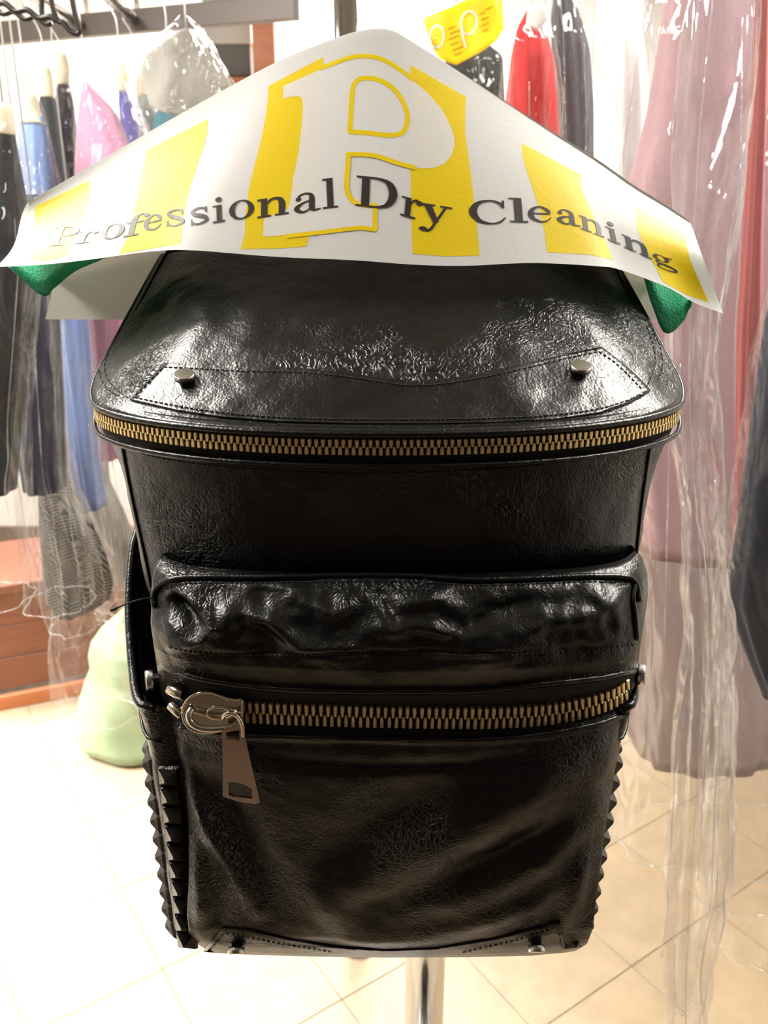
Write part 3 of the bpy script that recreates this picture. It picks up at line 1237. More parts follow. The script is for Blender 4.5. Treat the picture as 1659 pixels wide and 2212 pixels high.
st_me = bpy.data.meshes.new('pyramid_stud')
b_ = 0.0073
st_me.from_pydata([(-b_, -b_, -.001), (b_, -b_, -.001), (b_, b_, -.001), (-b_, b_, -.001), (-b_ * .82, -b_ * .82, .0012), (b_ * .82, -b_ * .82, .0012), (b_ * .82, b_ * .82, .0012), (-b_ * .82, b_ * .82, .0012),
                   (-.0009, -.0009, .0056), (.0009, -.0009, .0056), (.0009, .0009, .0056), (-.0009, .0009, .0056)], [],
                  [(0, 1, 5, 4), (1, 2, 6, 5), (2, 3, 7, 6), (3, 0, 4, 7), (4, 5, 9, 8), (5, 6, 10, 9), (6, 7, 11, 10), (7, 4, 8, 11), (8, 9, 10, 11)])
st_me.materials.append(M['leather_smooth'])
for sg in (-1, 1):
    def f(u, v, sg=sg):
        w = lerp(-0.3, 1, u)
        z = lerp(1.197, rim_z(w), v)
        p = side_p(z, w, sg)
        tuck = max(0, (0.09 - v) / 0.09) ** 2
        p.x -= sg * 0.022 * tuck
        p.y += 0.012 * tuck * max(0, 1 - 2 * max(w, 0))
        p += Vector((sg, 0, 0)) * 0.0015 * noise.noise(p * 28)
        return p
    vs, fs = grid(f, 60, 70)
    SPK = mesh_obj('side_pocket', vs, fs, M['leather'], BP)
    band = [side_p(rim_z(w / 39), w / 39, sg) for w in range(40)]
    mesh_obj('piping', *tube(band, 0.0026, 8), M['piping'], SPK)
    mesh_obj('piping', *tube([side_p(rim_z(w / 39) - 0.024, w / 39, sg) + Vector((sg * .0004, 0, 0)) for w in range(40)], 0.0011, 6), M['piping'], SPK)
    vs, fs = grid(lambda u, v: side_p(lerp(rim_z(u) - 0.10, rim_z(u), v), u, sg) - Vector((sg * 0.004, -0.002, 0)), 30, 10)
    mesh_obj('pocket_lining', vs, fs, M['lining'], SPK)
    for c, w in enumerate((-0.005, 0.085, 0.18, 0.275, 0.37)):
        for r in range(10):
            z = 1.2095 + r * 0.0148
            if z > rim_z(w) - 0.036:
                continue
            p = side_p(z, w, sg)
            du = (side_p(z, w + .02, sg) - side_p(z, w - .02, sg)).normalized()
            dv = (side_p(z + .004, w, sg) - side_p(z - .004, w, sg)).normalized()
            n = du.cross(dv).normalized()
            if n.x * sg < 0:
                n = -n
            du = dv.cross(n)
            inst('pyramid_stud', st_me, SPK, frame(p, du, dv, n))
    # round side snap near the pocket zipper
    c = at(325, 1470, 0.462) if sg < 0 else at(1384, 1457, 0.468)
    nn = Vector((sg * 0.93, -0.34, 0.05)).normalized()
    s = stud(BP, c - nn * 0.005, nn, 0.0066, 0.0080, 'side_snap')
    auto_smooth(s)

# loose thread at the pocket corner
th = [at(330, 1292, .452), at(312, 1293, .444), at(285, 1300, .440), at(262, 1309, .438), at(246, 1316, .437), at(238, 1320, .437)]
mesh_obj('loose_thread', *tube(resample(th, 30), [0.00045] * 24 + [.0006, .0008, .0010, .0009, .0010, .0004], 6), M['thread'], BP)
# hanging loop behind the lid
lp = [Vector((-.02, .668, 1.63)), Vector((-.018, .690, 1.70)), Vector((0.0, .712, 1.735)), Vector((.03, .712, 1.735)), Vector((.05, .690, 1.70)), Vector((.052, .668, 1.63))]
mesh_obj('hanging_loop', *tube(resample(lp, 40), 0.005, 8), M['piping'], BP)

# ------------------------------------------------------------------ chrome stand carrying the bag and the hanger
STX, STY = 0.047, 0.745
ST = thing('display_stand', 'chrome floor stand with a straight pole behind the backpack', 'stand', (STX, STY, 0))
so = Vector((STX, STY, 0))
o = mesh_obj('pole', *xf(lathe([(0.0225, 0.02), (0.0225, 1.70), (0.018, 1.715), (0.006, 1.72)], 40), Matrix.Translation(so)), M['chrome'], ST)
auto_smooth(o)
o = mesh_obj('base', *xf(lathe([(0.17, 0.0), (0.175, 0.004), (0.172, 0.014), (0.05, 0.024), (0.026, 0.03), (0.0, 0.031)], 48), Matrix.Translation(so)), M['chrome'], ST)
auto_smooth(o)
mesh_obj('hook_arm', *tube(resample([Vector((STX, STY, 1.70)), Vector((STX, STY, 1.745)), Vector((0.03, 0.73, 1.756)), Vector((0.012, 0.70, 1.758)), Vector((0.004, 0.675, 1.752)), Vector((0.002, 0.655, 1.748)), Vector((0.002, 0.645, 1.752))], 40), 0.004, 8), M['chrome'], ST)

# ------------------------------------------------------------------ paper hanger cape
PA = thing('paper_cape', 'white paper hanger cape with yellow stripes, big outlined P and dark serif lettering', 'paper cape', tuple(at(829, 560, 0.60)))
TOP = [(60, 437), (200, 356), (360, 263), (500, 185), (610, 128), (720, 84), (780, 66), (840, 64), (900, 96), (1040, 186), (1180, 276), (1290, 345), (1365, 398), (1440, 444), (1490, 478)]
BOT = [(-10, 577), (100, 571), (200, 560), (330, 543), (420, 541), (600, 555), (760, 562), (900, 572), (1010, 574), (1150, 568), (1290, 575), (1340, 583), (1440, 620), (1500, 654), (1562, 677)]


def edge_at(L, u):
    k = u * (len(L) - 1)
    i = min(int(k), len(L) - 2)
    f = k - i
    p = [L[max(i - 1, 0)], L[i], L[i + 1], L[min(i + 2, len(L) - 1)]]
    r = []
    for c in (0, 1):
        p0, p1, p2, p3 = (q[c] for q in p)
        r.append(0.5 * (2 * p1 + (p2 - p0) * f + (2 * p0 - 5 * p1 + 4 * p2 - p3) * f * f + (3 * p1 - p0 - 3 * p2 + p3) * f ** 3))
    return r


RIDGE_Y = 0.615


def paper_Y(u, v):
    s = math.sin(math.pi * min(max(u, 0), 1))
    y = RIDGE_Y - 0.060 * v ** 1.1 * (0.4 + 0.6 * s)
    y -= 0.006 * math.sin(math.pi * v) * (1 - 0.5 * s)
    y += 0.004 * math.sin(u * 9.0 + 1.0) * v
    y += 0.010 * (1 - u) ** 6 * math.sin(v * 4.0) - 0.008 * u ** 6 * math.sin(v * 4.5)
    return y


def paper_fn(u, v):
    a, b = edge_at(TOP, u), edge_at(BOT, u)
    x = lerp(a[0], b[0], v)
    y = lerp(a[1], b[1], v)
    k = (1 - u) ** 10
    x += k * (18 * math.sin(math.pi * v) * (v - 0.15) * 2.0)
    return at(x, y, paper_Y(u, v))


pv, pf = grid(paper_fn, 150, 46)
T_pap = bvh((pv, pf))
mesh_obj('front_panel', pv, pf, M['paper'], PA)


def back_fn(u, v):
    a = edge_at(TOP, u)
    top = at(a[0], a[1], RIDGE_Y)
    zb = at(90, 694, 0.69).z
    xb = lerp(x_at(86, 0.69, zb), x_at(1425, 0.69, zb), u)
    q = Vector((xb, 0.700, zb))
    p = top.lerp(q, v)
    p.y = lerp(RIDGE_Y, 0.700, min(1, v / 0.64)) + 0.002 * math.sin(5 * u + 2 * v)
    return p


bv, bf = grid(back_fn, 60, 24)
mesh_obj('back_panel', bv, bf, paper_mat('white_paper_shaded', (226, 222, 216), 0.04), PA)  # same paper, darkened and less translucent so this panel reads as shaded

STRIPES = [
    [(76, 446), (135, 418), (193, 390), (194, 412), (186, 450), (170, 492), (155, 525), (143, 554), (96, 563), (58, 560), (66, 525), (74, 490), (75, 470)],
    [(315, 326), (380, 292), (449, 258), (447, 290), (438, 325), (425, 360), (411, 405), (400, 450), (395, 490), (391, 527), (330, 536), (258, 549), (275, 515), (286, 482), (294, 440), (303, 395), (313, 352)],
    [(580, 186), (640, 154), (698, 124), (697, 160), (690, 300), (680, 420), (668, 505), (662, 532), (600, 537), (520, 538), (529, 505), (531, 460), (538, 405), (552, 350), (566, 296), (576, 240), (579, 210)],
    [(887, 141), (945, 174), (1006, 209), (1005, 245), (1004, 283), (1015, 360), (1027, 460), (1036, 552), (960, 554), (891, 548), (888, 450), (887, 360), (887, 250)],
    [(1127, 310), (1190, 343), (1256, 378), (1256, 404), (1270, 440), (1288, 480), (1308, 522), (1325, 561), (1270, 550), (1182, 545), (1176, 500), (1166, 455), (1150, 405), (1135, 362), (1128, 334)],
    [(1373, 446), (1430, 476), (1485, 506), (1483, 532), (1490, 560), (1502, 588), (1531, 653), (1483, 637), (1432, 609), (1418, 580), (1402, 551), (1386, 518), (1376, 490)]]
for q in STRIPES:
    mesh_obj('yellow_stripe', *decal(T_pap, [q], 0.0001, 0, 22), M['yellow'], PA)


def z4(L):
    return [(480 + a / 2.86, 80 + b / 2.86) for a, b in L]


def spline_px(L, n, closed=False):
    q = [(a, b, 0) for a, b in L]
    if closed:
        q = q + q[:1]
    return [(p.x, p.y) for p in resample(q, n)]


P_white = z4([(380, 303), (376, 383), (400, 374), (430, 369), (468, 366), (488, 374), (499, 400), (497, 470), (490, 560), (475, 690), (455, 800), (437, 880), (428, 960), (418, 1030), (400, 1065),
              (360, 1085), (258, 1122), (252, 1235), (530, 1212), (840, 1172), (930, 1182), (945, 1050), (840, 1030), (790, 990), (775, 920), (785, 730), (860, 728), (960, 745), (1060, 780), (1165, 806), (1240, 812),
              (1310, 808), (1370, 785), (1415, 735), (1436, 670), (1432, 610), (1410, 550), (1360, 450), (1270, 348), (1165, 258), (1080, 192), (980, 140), (880, 122), (780, 134), (640, 184), (500, 250)])
Pg = mesh_obj('letter_logo', *decal(T_pap, [P_white], 0.0002, 0, 18), M['paper'], PA)


def stroke_px(L, w, n, off, closed=False):
    q = spline_px(L, n, closed)
    vs, fs = [], []
    m = len(q)
    for i in range(m):
        a, b = q[max(i - 1, 0)], q[min(i + 1, m - 1)]
        if closed and i in (0, m - 1):
            a, b = q[m - 2], q[1]
        dx, dy = b[0] - a[0], b[1] - a[1]
        l = math.hypot(dx, dy) or 1
        for sgn in (-1, 1):
            p = (q[i][0] - dy / l * w / 2 * sgn, q[i][1] + dx / l * w / 2 * sgn)
            h = hit(T_pap, *p)
            vs.append(h[0] + h[1] * off if h else at(p[0], p[1], RIDGE_Y - .03))
    for i in range(m - 1):
        fs.append((2 * i, 2 * i + 1, 2 * i + 3, 2 * i + 2))
    return vs, fs


OUT = [
    (z4([(600, 196), (700, 160), (790, 129), (880, 118), (980, 136), (1080, 190), (1185, 268)]), 9, 40),
    (z4([(788, 585), (797, 460), (803, 340)]), 10.5, 16), (z4([(803, 345), (812, 300), (840, 266), (885, 255), (960, 264), (1040, 306), (1105, 380), (1143, 475), (1140, 540), (1115, 590), (1070, 606), (1000, 606), (890, 592), (780, 586)]), 10, 60),
    (z4([(1200, 812), (1120, 790), (1040, 765), (960, 738), (880, 727), (765, 726)]), 9.5, 30),
    (z4([(782, 722), (775, 820), (768, 920), (785, 985), (830, 1028), (900, 1042), (960, 1043)]), 10.5, 40),
    (z4([(945, 1040), (944, 1110), (942, 1196)]), 10.5, 16), (z4([(950, 1192), (900, 1184), (845, 1180), (700, 1196), (520, 1218), (400, 1230)]), 9, 26)]
for L, w, n in OUT:
    mesh_obj('logo_outline', *stroke_px(L, w, n, 0.0003), M['yellow'], Pg)


# serif lettering drawn from simple filled strokes; x-height = 1, own width = 1
def R_(x0, y0, x1, y1):
    return ('p', [(x0, y0), (x1, y0), (x1, y1), (x0, y1)])


def S_(*pts):
    return ('s', pts)


def D_(x, y, rx, ry):
    return ('p', [(x + rx * math.cos(a * math.pi / 8), y + ry * math.sin(a * math.pi / 8)) for a in range(16)])


def O_(cx, cy, rx, ry, tx, ty):
    return ('r', cx, cy, rx, ry, rx - tx, ry - ty)


GL = {
    'P': [R_(0, 0, .56, .09), R_(0, 1.37, .4, 1.46), R_(.17, 0, .38, 1.46), S_((.3, 1.41, .09), (.62, 1.40, .1), (.85, 1.28, .16), (.90, 1.07, .2), (.85, .86, .16), (.62, .74, .1), (.3, .72, .09))],
    'D': [R_(0, 0, .42, .09), R_(0, 1.37, .42, 1.46), R_(.13, 0, .32, 1.46), S_((.25, 1.41, .09), (.52, 1.41, .1), (.78, 1.24, .17), (.89, .73, .2), (.78, .22, .17), (.52, .05, .1), (.25, .04, .09))],
    'C': [S_((.90, 1.0, .04), (.82, 1.26, .1), (.58, 1.41, .09), (.26, 1.24, .16), (.12, .73, .2), (.26, .22, .16), (.58, .04, .09), (.82, .16, .08), (.95, .42, .05)), R_(.86, .96, .93, 1.44)],
    'r': [R_(0, 0, .72, .09), R_(.2, 0, .46, 1), R_(0, .91, .46, 1), S_((.40, .55, .08), (.55, .88, .1), (.76, .97, .12)), D_(.84, .85, .15, .13)],
    'o': [O_(.5, .5, .5, .52, .22, .07)],
    'f': [R_(0, 0, .72, .09), R_(.2, 0, .46, 1.2), R_(0, .91, .8, 1), S_((.33, 1.1, .26), (.38, 1.34, .2), (.60, 1.48, .1), (.82, 1.44, .08)), D_(.86, 1.34, .14, .11)],
    'e': [S_((.86, .52, .13), (.82, .76, .16), (.52, .97, .09), (.22, .80, .18), (.13, .50, .22), (.22, .20, .18), (.55, .03, .09), (.78, .10, .08), (.94, .30, .05)), R_(.15, .50, .92, .58)],
    's': [S_((.82, .70, .05), (.76, .88, .08), (.50, .97, .09), (.20, .86, .14), (.20, .66, .18), (.50, .52, .22), (.82, .36, .2), (.84, .15, .14), (.50, .03, .09), (.22, .12, .08), (.13, .34, .05)), R_(.78, .66, .86, .99), R_(.10, .0, .18, .36)],
    'i': [R_(0, 0, 1, .09), R_(.32, 0, .72, 1), R_(.02, .91, .72, 1), D_(.5, 1.32, .26, .14)],
    'n': [R_(0, 0, .44, .09), R_(.56, 0, 1, .09), R_(.12, 0, .32, 1), R_(0, .91, .32, 1), R_(.68, 0, .88, .7), S_((.28, .66, .06), (.42, .89, .1), (.58, .95, .11), (.73, .86, .17), (.78, .62, .2))],
    'a': [S_((.17, .72, .1), (.24, .90, .09), (.44, .97, .09), (.62, .86, .15), (.66, .62, .2), (.66, .2, .2), (.76, .05, .11), (.97, .08, .06)), S_((.66, .58, .08), (.36, .50, .1), (.13, .27, .2), (.26, .07, .13), (.45, .05, .09), (.66, .24, .06)), D_(.19, .73, .1, .11)],
    'l': [R_(0, 0, 1, .09), R_(.3, 0, .72, 1.5), R_(.02, 1.41, .72, 1.5)],
    'y': [R_(0, .91, .46, 1), R_(.62, .91, 1, 1), S_((.22, .95, .24), (.54, .06, .18)), S_((.80, .95, .09), (.50, .0, .09), (.38, -.34, .11), (.22, -.44, .11)), D_(.15, -.36, .13, .12)],
    'g': [O_(.40, .66, .36, .34, .17, .07), S_((.24, .38, .09), (.12, .20, .12), (.26, .07, .14), (.60, .03, .18), (.88, -.14, .15), (.80, -.38, .11), (.45, -.47, .09), (.12, -.37, .11), (.10, -.16, .11), (.28, .02, .09)), S_((.62, .90, .07), (.95, .98, .12))],
}
# letter, base left, base right, x-height vector (picture measure)
TEXT = [
    ('P', (104, 532), (160, 528), (11, -28)), ('r', (160, 527), (205, 522), (11, -26)), ('o', (217, 520), (266, 511), (6, -32)), ('f', (266, 513), (312, 505), (9, -31)),
    ('e', (308, 502), (349, 493), (5, -34)), ('s', (356, 491), (400, 486), (2, -36)), ('s', (408, 489), (452, 481), (1, -37)), ('i', (460, 483), (487, 478), (-1, -37)),
    ('o', (495, 477), (549, 469), (0, -40)), ('n', (556, 472), (624, 462), (0, -40)), ('a', (633, 464), (695, 453), (0, -42)), ('l', (698, 452), (730, 448), (-2, -43)),
    ('D', (768, 445), (858, 455), (2, -45)), ('r', (864, 465), (910, 478), (4, -42)), ('y', (905, 478), (973, 489), (4, -40)), ('C', (1012, 483), (1096, 486), (-1, -36)),
    ('l', (1101, 480), (1141, 481), (-3, -35)), ('e', (1141, 479), (1194, 481), (-3, -34)), ('a', (1202, 481), (1255, 491), (-4, -32)), ('n', (1255, 495), (1306, 514), (-5, -31)),
    ('i', (1312, 518), (1340, 529), (-6, -30)), ('n', (1348, 534), (1408, 561), (-6, -29)), ('g', (1415, 566), (1463, 583), (-10, -22))]
words = {}
for k, (ch, a, b, upv) in enumerate(TEXT):
    wd = 0 if k < 12 else (1 if k < 15 else 2)

    def tp(x, y):
        return (a[0] + (b[0] - a[0]) * x + upv[0] * y, a[1] + (b[1] - a[1]) * x + upv[1] * y)
    for g in GL[ch]:
        loops2 = None
        if g[0] == 'p':
            polys = [g[1]]
        elif g[0] == 'r':
            _, cx, cy, rx, ry, ix, iy = g
            polys = []
            N = 28
            for i in range(N):
                a0, a1 = 2 * math.pi * i / N, 2 * math.pi * (i + 1) / N
                polys.append([(cx + rx * math.cos(a0), cy + ry * math.sin(a0)), (cx + rx * math.cos(a1), cy + ry * math.sin(a1)), (cx + ix * math.cos(a1), cy + iy * math.sin(a1)), (cx + ix * math.cos(a0), cy + iy * math.sin(a0))])
        else:
            q = resample(g[1], max(len(g[1]) * 5, 6))
            polys = []
            ed = []
            for i, p in enumerate(q):
                t = q[min(i + 1, len(q) - 1)] - q[max(i - 1, 0)]
                l = math.hypot(t.x, t.y) or 1
                nx, ny = -t.y / l, t.x / l
                ed.append(((p.x + nx * p.z / 2, p.y + ny * p.z / 2), (p.x - nx * p.z / 2, p.y - ny * p.z / 2)))
            for (l0, r0), (l1, r1) in zip(ed, ed[1:]):
                polys.append([l0, l1, r1, r0])
        for pl in polys:
            vs = []
            for x, y in pl:
                X = tp(x, y)
                h = hit(T_pap, *X)
                vs.append(h[0] + h[1] * 0.0004 if h else at(X[0], X[1], RIDGE_Y - .03))
            words.setdefault(wd, []).append((vs, [tuple(range(len(vs)))]))
for wd, parts in words.items():
    o = mesh_obj('printed_word', *join(*parts), M['ink'], PA)
    o['kind'] = 'stuff'

# ------------------------------------------------------------------ wire hanger with green felt shoulder covers
HG = thing('clothes_hanger', 'wire clothes hanger with green felt shoulder covers under the paper cape', 'hanger', tuple(at(840, 120, 0.62)))
neck = at(838, 84, 0.628)
le, re_ = at(72, 566, 0.632), at(1448, 640, 0.640)
hook = [neck, neck + Vector((0, 0, .006)), neck + Vector((.004, 0, .012)), neck + Vector((.012, 0, .014))]
wire = resample([neck, neck.lerp(le, .35) + Vector((0, 0, .004)), neck.lerp(le, .75), le], 40) + resample([le + Vector((.004, 0, .004)), le.lerp(re_, .15) + Vector((0, 0.0, .040)), le.lerp(re_, .5) + Vector((0, 0.012, .052)), le.lerp(re_, .85) + Vector((0, 0.0, .040)), re_ + Vector((-.004, 0, .004))], 20) + resample([re_, neck.lerp(re_, .75), neck.lerp(re_, .35) + Vector((0, 0, .004)), neck], 40)
mesh_obj('wire', *tube(wire, 0.0017, 6), M['darkmetal'], HG)


def felt(front_top, front_bot, yf, yb):
    n = len(front_top)

    def fn(u, v):
        a, b = edge_at(front_top, u), edge_at(front_bot, u)
        t = abs(v - 0.5) * 2
        w = 1 if v < 0.5 else -1
        x, y = lerp(a[0], b[0], t), lerp(a[1], b[1], t)
        ym = (yf + yb) / 2
        Y = ym - w * (ym - yf) * min(1, (t * 1.4) ** 0.6)
        if w < 0:
            y = lerp(a[1], b[1], t * .8)
        return at(x, y, Y + 0.002 * math.sin(6 * u + 3 * t))
    return grid(fn, 40, 31)


fl = mesh_obj('felt_cover', *felt([(420, 330), (330, 400), (230, 460), (140, 510), (70, 545), (38, 566)], [(330, 500), (230, 556), (165, 585), (118, 622), (92, 637), (18, 576)], 0.602, 0.655), M['green'], HG)
fr = mesh_obj('felt_cover', *felt([(1250, 370), (1330, 430), (1400, 480), (1450, 540), (1480, 590), (1492, 632)], [(1330, 520), (1385, 585), (1408, 655), (1438, 720), (1478, 692), (1490, 650)], 0.606, 0.662), M['green'], HG)
for o in (fl, fr):
    md = o.modifiers.new('thickness', 'SOLIDIFY')
    md.thickness = 0.0022

# ------------------------------------------------------------------ racks and rails
def rack_y(px):
    return 2.175 / (1 - 0.837 * (px - 829.5) / F)


def beam(name, a, b, w, h, m, parent=None):
    d = (b - a)
    L = d.length
    x = d.normalized()
    y = Vector((-x.y, x.x, 0)).normalized()
    z = x.cross(y)
    return mesh_obj(name, *xf(box(0, L, -w / 2, w / 2, -h / 2, h / 2, 0.002), frame(a, x, y, z)), m, parent, False)


RZ = 2.10
RA = thing('clothes_rail', 'chrome clothes rail holding the bagged garments on the left', 'rail', (-0.8, 1.6, RZ))
r0, r1 = Vector((-0.53, 1.10, RZ)), Vector((-0.61, 2.45, RZ))
mesh_obj('rail', *tube([r0, r1], 0.013, 14), M['chrome'], RA)
for q in (r0.lerp(r1, .04), r0.lerp(r1, .96)):
    mesh_obj('ceiling_hanger', *tube([q, Vector((q.x, q.y, 2.85))], 0.007, 8), M['chrome'], RA)
RC = thing('clothes_rail', 'short chrome clothes rail at the back left', 'rail', (-0.75, 2.1, RZ))
mesh_obj('rail', *tube([Vector((-0.75, 1.8, RZ)), Vector((-0.75, 2.5, RZ))], 0.013, 14), M['chrome'], RC)
for yy in (1.84, 2.46):
    mesh_obj('ceiling_hanger', *tube([Vector((-0.75, yy, RZ)), Vector((-0.75, yy, 2.85))], 0.007, 8), M['chrome'], RC)
RB = thing('clothes_rail', 'chrome clothes rail holding the bagged garments on the right', 'rail', (0.5, 1.4, RZ))
r2, r3 = Vector((0.14, 1.95, RZ)), Vector((0.52, 0.70, RZ))
mesh_obj('rail', *tube([r2, r3], 0.013, 14), M['chrome'], RB)
for q in (r2.lerp(r3, .04), r2.lerp(r3, .96)):
    mesh_obj('ceiling_hanger', *tube([q, Vector((q.x, q.y, 2.85))], 0.007, 8), M['chrome'], RB)

b0, b1 = at(-60, 78, 2.55), at(640, 14, 2.2)
b1.z = b0.z
CB = thing('overhead_rail', 'flat grey overhead rail behind the hanging garments', 'rail', tuple(b0))
beam('rail', b0, b1, 0.03, 0.05, M['beam'], CB)
for t in (.03, .97):
    q = b0.lerp(b1, t)
    mesh_obj('ceiling_hanger', *tube([q, Vector((q.x, q.y, 2.85))], 0.006, 8), M['beam'], CB)

q = at(746, 40, 1.6)
PO = thing('rack_post', 'round chrome rack post rising behind the top of the paper cape', 'post', (q.x, 1.6, 0))
o = mesh_obj('tube', *xf(lathe([(0.021, 0), (0.021, 2.85)], 28), Matrix.Translation((q.x, 1.6, 0))), M['chrome'], PO)
auto_smooth(o)
o = mesh_obj('floor_flange', *xf(lathe([(0.05, 0.0), (0.05, 0.006), (0.024, 0.016), (0.0215, 0.02)], 28), Matrix.Translation((q.x, 1.6, 0))), M['chrome'], PO)

# dark wavy wire hook in the upper left corner
WH = thing('wire_rack_hook', 'dark wavy wire rack hook in the upper left corner', 'hook', tuple(at(100, 50, 1.2)))


def pxtube(L, Y, r, n=40):
    return tube(resample([at(a, b, Y) for a, b in L], n), r, 8)


def wavy(x0, y0, x1, y1, k, amp):
    L = []
    for i in range(k * 6 + 1):
        t = i / (k * 6)
        L.append((lerp(x0, x1, t), lerp(y0, y1, t) + amp * math.sin(2 * math.pi * k * t)))
    return L


mesh_obj('wavy_arm', *pxtube(wavy(-30, 0, 122, 46, 3, 5), 1.2, .0036, 80), M['darkmetal'], WH)
mesh_obj('wavy_arm', *pxtube(wavy(-30, 16, 112, 50, 3, -5), 1.23, .0034, 80), M['darkmetal'], WH)
mesh_obj('hook_bar', *pxtube([(104, -40), (112, 8), (124, 44), (136, 50), (150, 66), (164, 73), (171, 70), (170, 56), (160, 20), (150, -40)], 1.2, .0034, 80), M['darkmetal'], WH)
mesh_obj('hook_bar', *pxtube([(88, -40), (90, 0), (91, 30), (100, 42)], 1.22, .0034, 30), M['darkmetal'], WH)
q = at(150, -40, 1.2)
mesh_obj('ceiling_hanger', *tube([at(104, -40, 1.2), Vector((at(104, -40, 1.2).x, 1.2, 2.85))], .0034, 8), M['darkmetal'], WH)
mesh_obj('ceiling_hanger', *tube([q, Vector((q.x, 1.2, 2.85))], .0034, 8), M['darkmetal'], WH)
mesh_obj('ceiling_hanger', *tube([at(88, -40, 1.22), Vector((at(88, -40, 1.22).x, 1.22, 2.85))], .0034, 8), M['darkmetal'], WH)


# ------------------------------------------------------------------ bagged garments
def loft(rows, Y, half_d, n=44, rings=40, ripple=0.0, k=9, crumple=0.0, seed=0.0, power=2.0, open_ends=False):
    """vertical body with the given outline (picture rows: y, left, right) standing at depth Y"""
    zs = []
    for py, xl, xr in rows:
        z = at(829, py, Y).z
        zs.append((z, x_at(xl, Y, z), x_at(xr, Y, z)))
    zs.sort()
    Z, Lx, Rx = zip(*zs)
    vs = []
    for j in range(rings):
        z = lerp(Z[0], Z[-1], j / (rings - 1))
        l, r = float(np.interp(z, Z, Lx)), float(np.interp(z, Z, Rx))
        c, a = (l + r) / 2, (r - l) / 2
        d = half_d * (0.35 + 0.65 * min(1, 4 * (1 - j / (rings - 1)) + .1))
        for i in range(n):
            th = 2 * math.pi * i / n
            cs, sn = math.cos(th), math.sin(th)
            x = math.copysign(abs(cs) ** (2 / power), cs)
            y = math.copysign(abs(sn) ** (2 / power), sn)
            f = 1 + ripple * math.sin(k * th + 3 * noise.noise(Vector((z * 2.5, seed, th)))) * (1 - 0.6 * j / rings)
            p = Vector((c + a * x * f, Y + d * y * f, z))
            if crumple:
                q = Vector((p.x * 9, p.y * 9, p.z * 3.2)) + Vector((seed, seed * 2, 0))
                w = abs(noise.noise(q)) * 1.3 + 0.7 * abs(noise.noise(q * 2.3)) + 0.35 * abs(noise.noise(q * 5.1)) - 0.6
                p += Vector((cs * 0.6, sn, 0.1 * cs)) * crumple * w
            vs.append(p)
    fs = grid_faces(n, rings, True)
    if not open_ends:
        fs.append(tuple(range(n))[::-1])
        fs.append(tuple((rings - 1) * n + i for i in range(n)))
    return vs, fs


def pattern_mat():
    m = mat('black_white_weave', (40, 40, 38), 0.75)
    nt = m.node_tree
    N, Lk = nt.nodes, nt.links
    tc = N.new('ShaderNodeTexCoord')
    mp = N.new('ShaderNodeMapping')
    mp.inputs['Rotation'].default_value = (0.4, 0.3, 0.6)
    Lk.new(tc.outputs['Object'], mp.inputs[0])
    ck = N.new('ShaderNodeTexChecker')
    ck.inputs['Scale'].default_value = 26
    Lk.new(mp.outputs[0], ck.inputs['Vector'])
    w1 = N.new('ShaderNodeTexWave')
    w1.bands_direction = 'X'
    w1.inputs['Scale'].default_value = 55
    w2 = N.new('ShaderNodeTexWave')
    w2.bands_direction = 'Z'
    w2.inputs['Scale'].default_value = 55
    for w in (w1, w2):
        Lk.new(mp.outputs[0], w.inputs['Vector'])
    mx = N.new('ShaderNodeMix')
    mx.data_type = 'FLOAT'
    Lk.new(ck.outputs['Fac'], mx.inputs[0])
    Lk.new(w1.outputs['Fac'], mx.inputs[2])
    Lk.new(w2.outputs['Fac'], mx.inputs[3])
    cr = N.new('ShaderNodeValToRGB')
    cr.color_ramp.elements[0].position = 0.45
    cr.color_ramp.elements[1].position = 0.6
    cr.color_ramp.elements[0].color = (*lin((34, 34, 32)), 1)
    cr.color_ramp.elements[1].color = (*lin((136, 130, 118)), 1)
    Lk.new(mx.outputs[0], cr.inputs[0])
    Lk.new(cr.outputs[0], N['Principled BSDF'].inputs['Base Color'])
    return m


M['weave'] = pattern_mat()
M['cream_paper'] = paper_mat('cream_paper', (250, 240, 214), 0.3)
M['hanger_wire'] = mat('galvanised_wire', (190, 188, 184), 0.35, 1.0)


M['film_glint'] = plastic('film_glint', 0.22, 0.30, 20)  # whiter, glossier film for the highlight lines added on the covers


def cover(t, rows, Y, hd, crumple, seed, film_mat, n=72, rings=110, folds=4, ripple=.06):
    """clear film hanging round a garment, with pale tubes along folds and lower edge standing in for highlights"""
    vs, fs = loft(rows, Y, hd, n, rings, ripple, 7, crumple, seed, open_ends=True)
    o = mesh_obj('plastic_cover', vs, fs, M[film_mat], t)
    mesh_obj('hem_glint', *tube([vs[i] for i in range(n)], 0.0008, 5, True), M['film_glint'], o)  # added pale line imitating light caught on the lower edge
    rnd = random.Random(int(seed * 7) + 1)
    for q in range(folds):
        c = int(n * (0.52 + 0.46 * (q + rnd.random()) / folds)) % n
        j0 = rnd.randint(0, rings // 3)
        j1 = rnd.randint(rings // 2, rings - 2)
        pts, w = [], []
        for j in range(j0, j1):
            k = (c + int(2.2 * noise.noise(Vector((j * .05, seed, q))))) % n
            pts.append(vs[j * n + k])
            w.append(0.0005 + 0.0018 * max(0, noise.noise(Vector((j * .09, q * 3.3, seed)))))
        if len(pts) > 4:
            P = np.array([tuple(p) for p in pts])
            for _ in range(3):
                P[1:-1] = (P[:-2] + P[2:] + P[1:-1]) / 3
            mesh_obj('film_glint', *tube([Vector(p) for p in P], w, 5), M['film_glint'], o)  # added pale streak imitating a glint along a crease
    return o


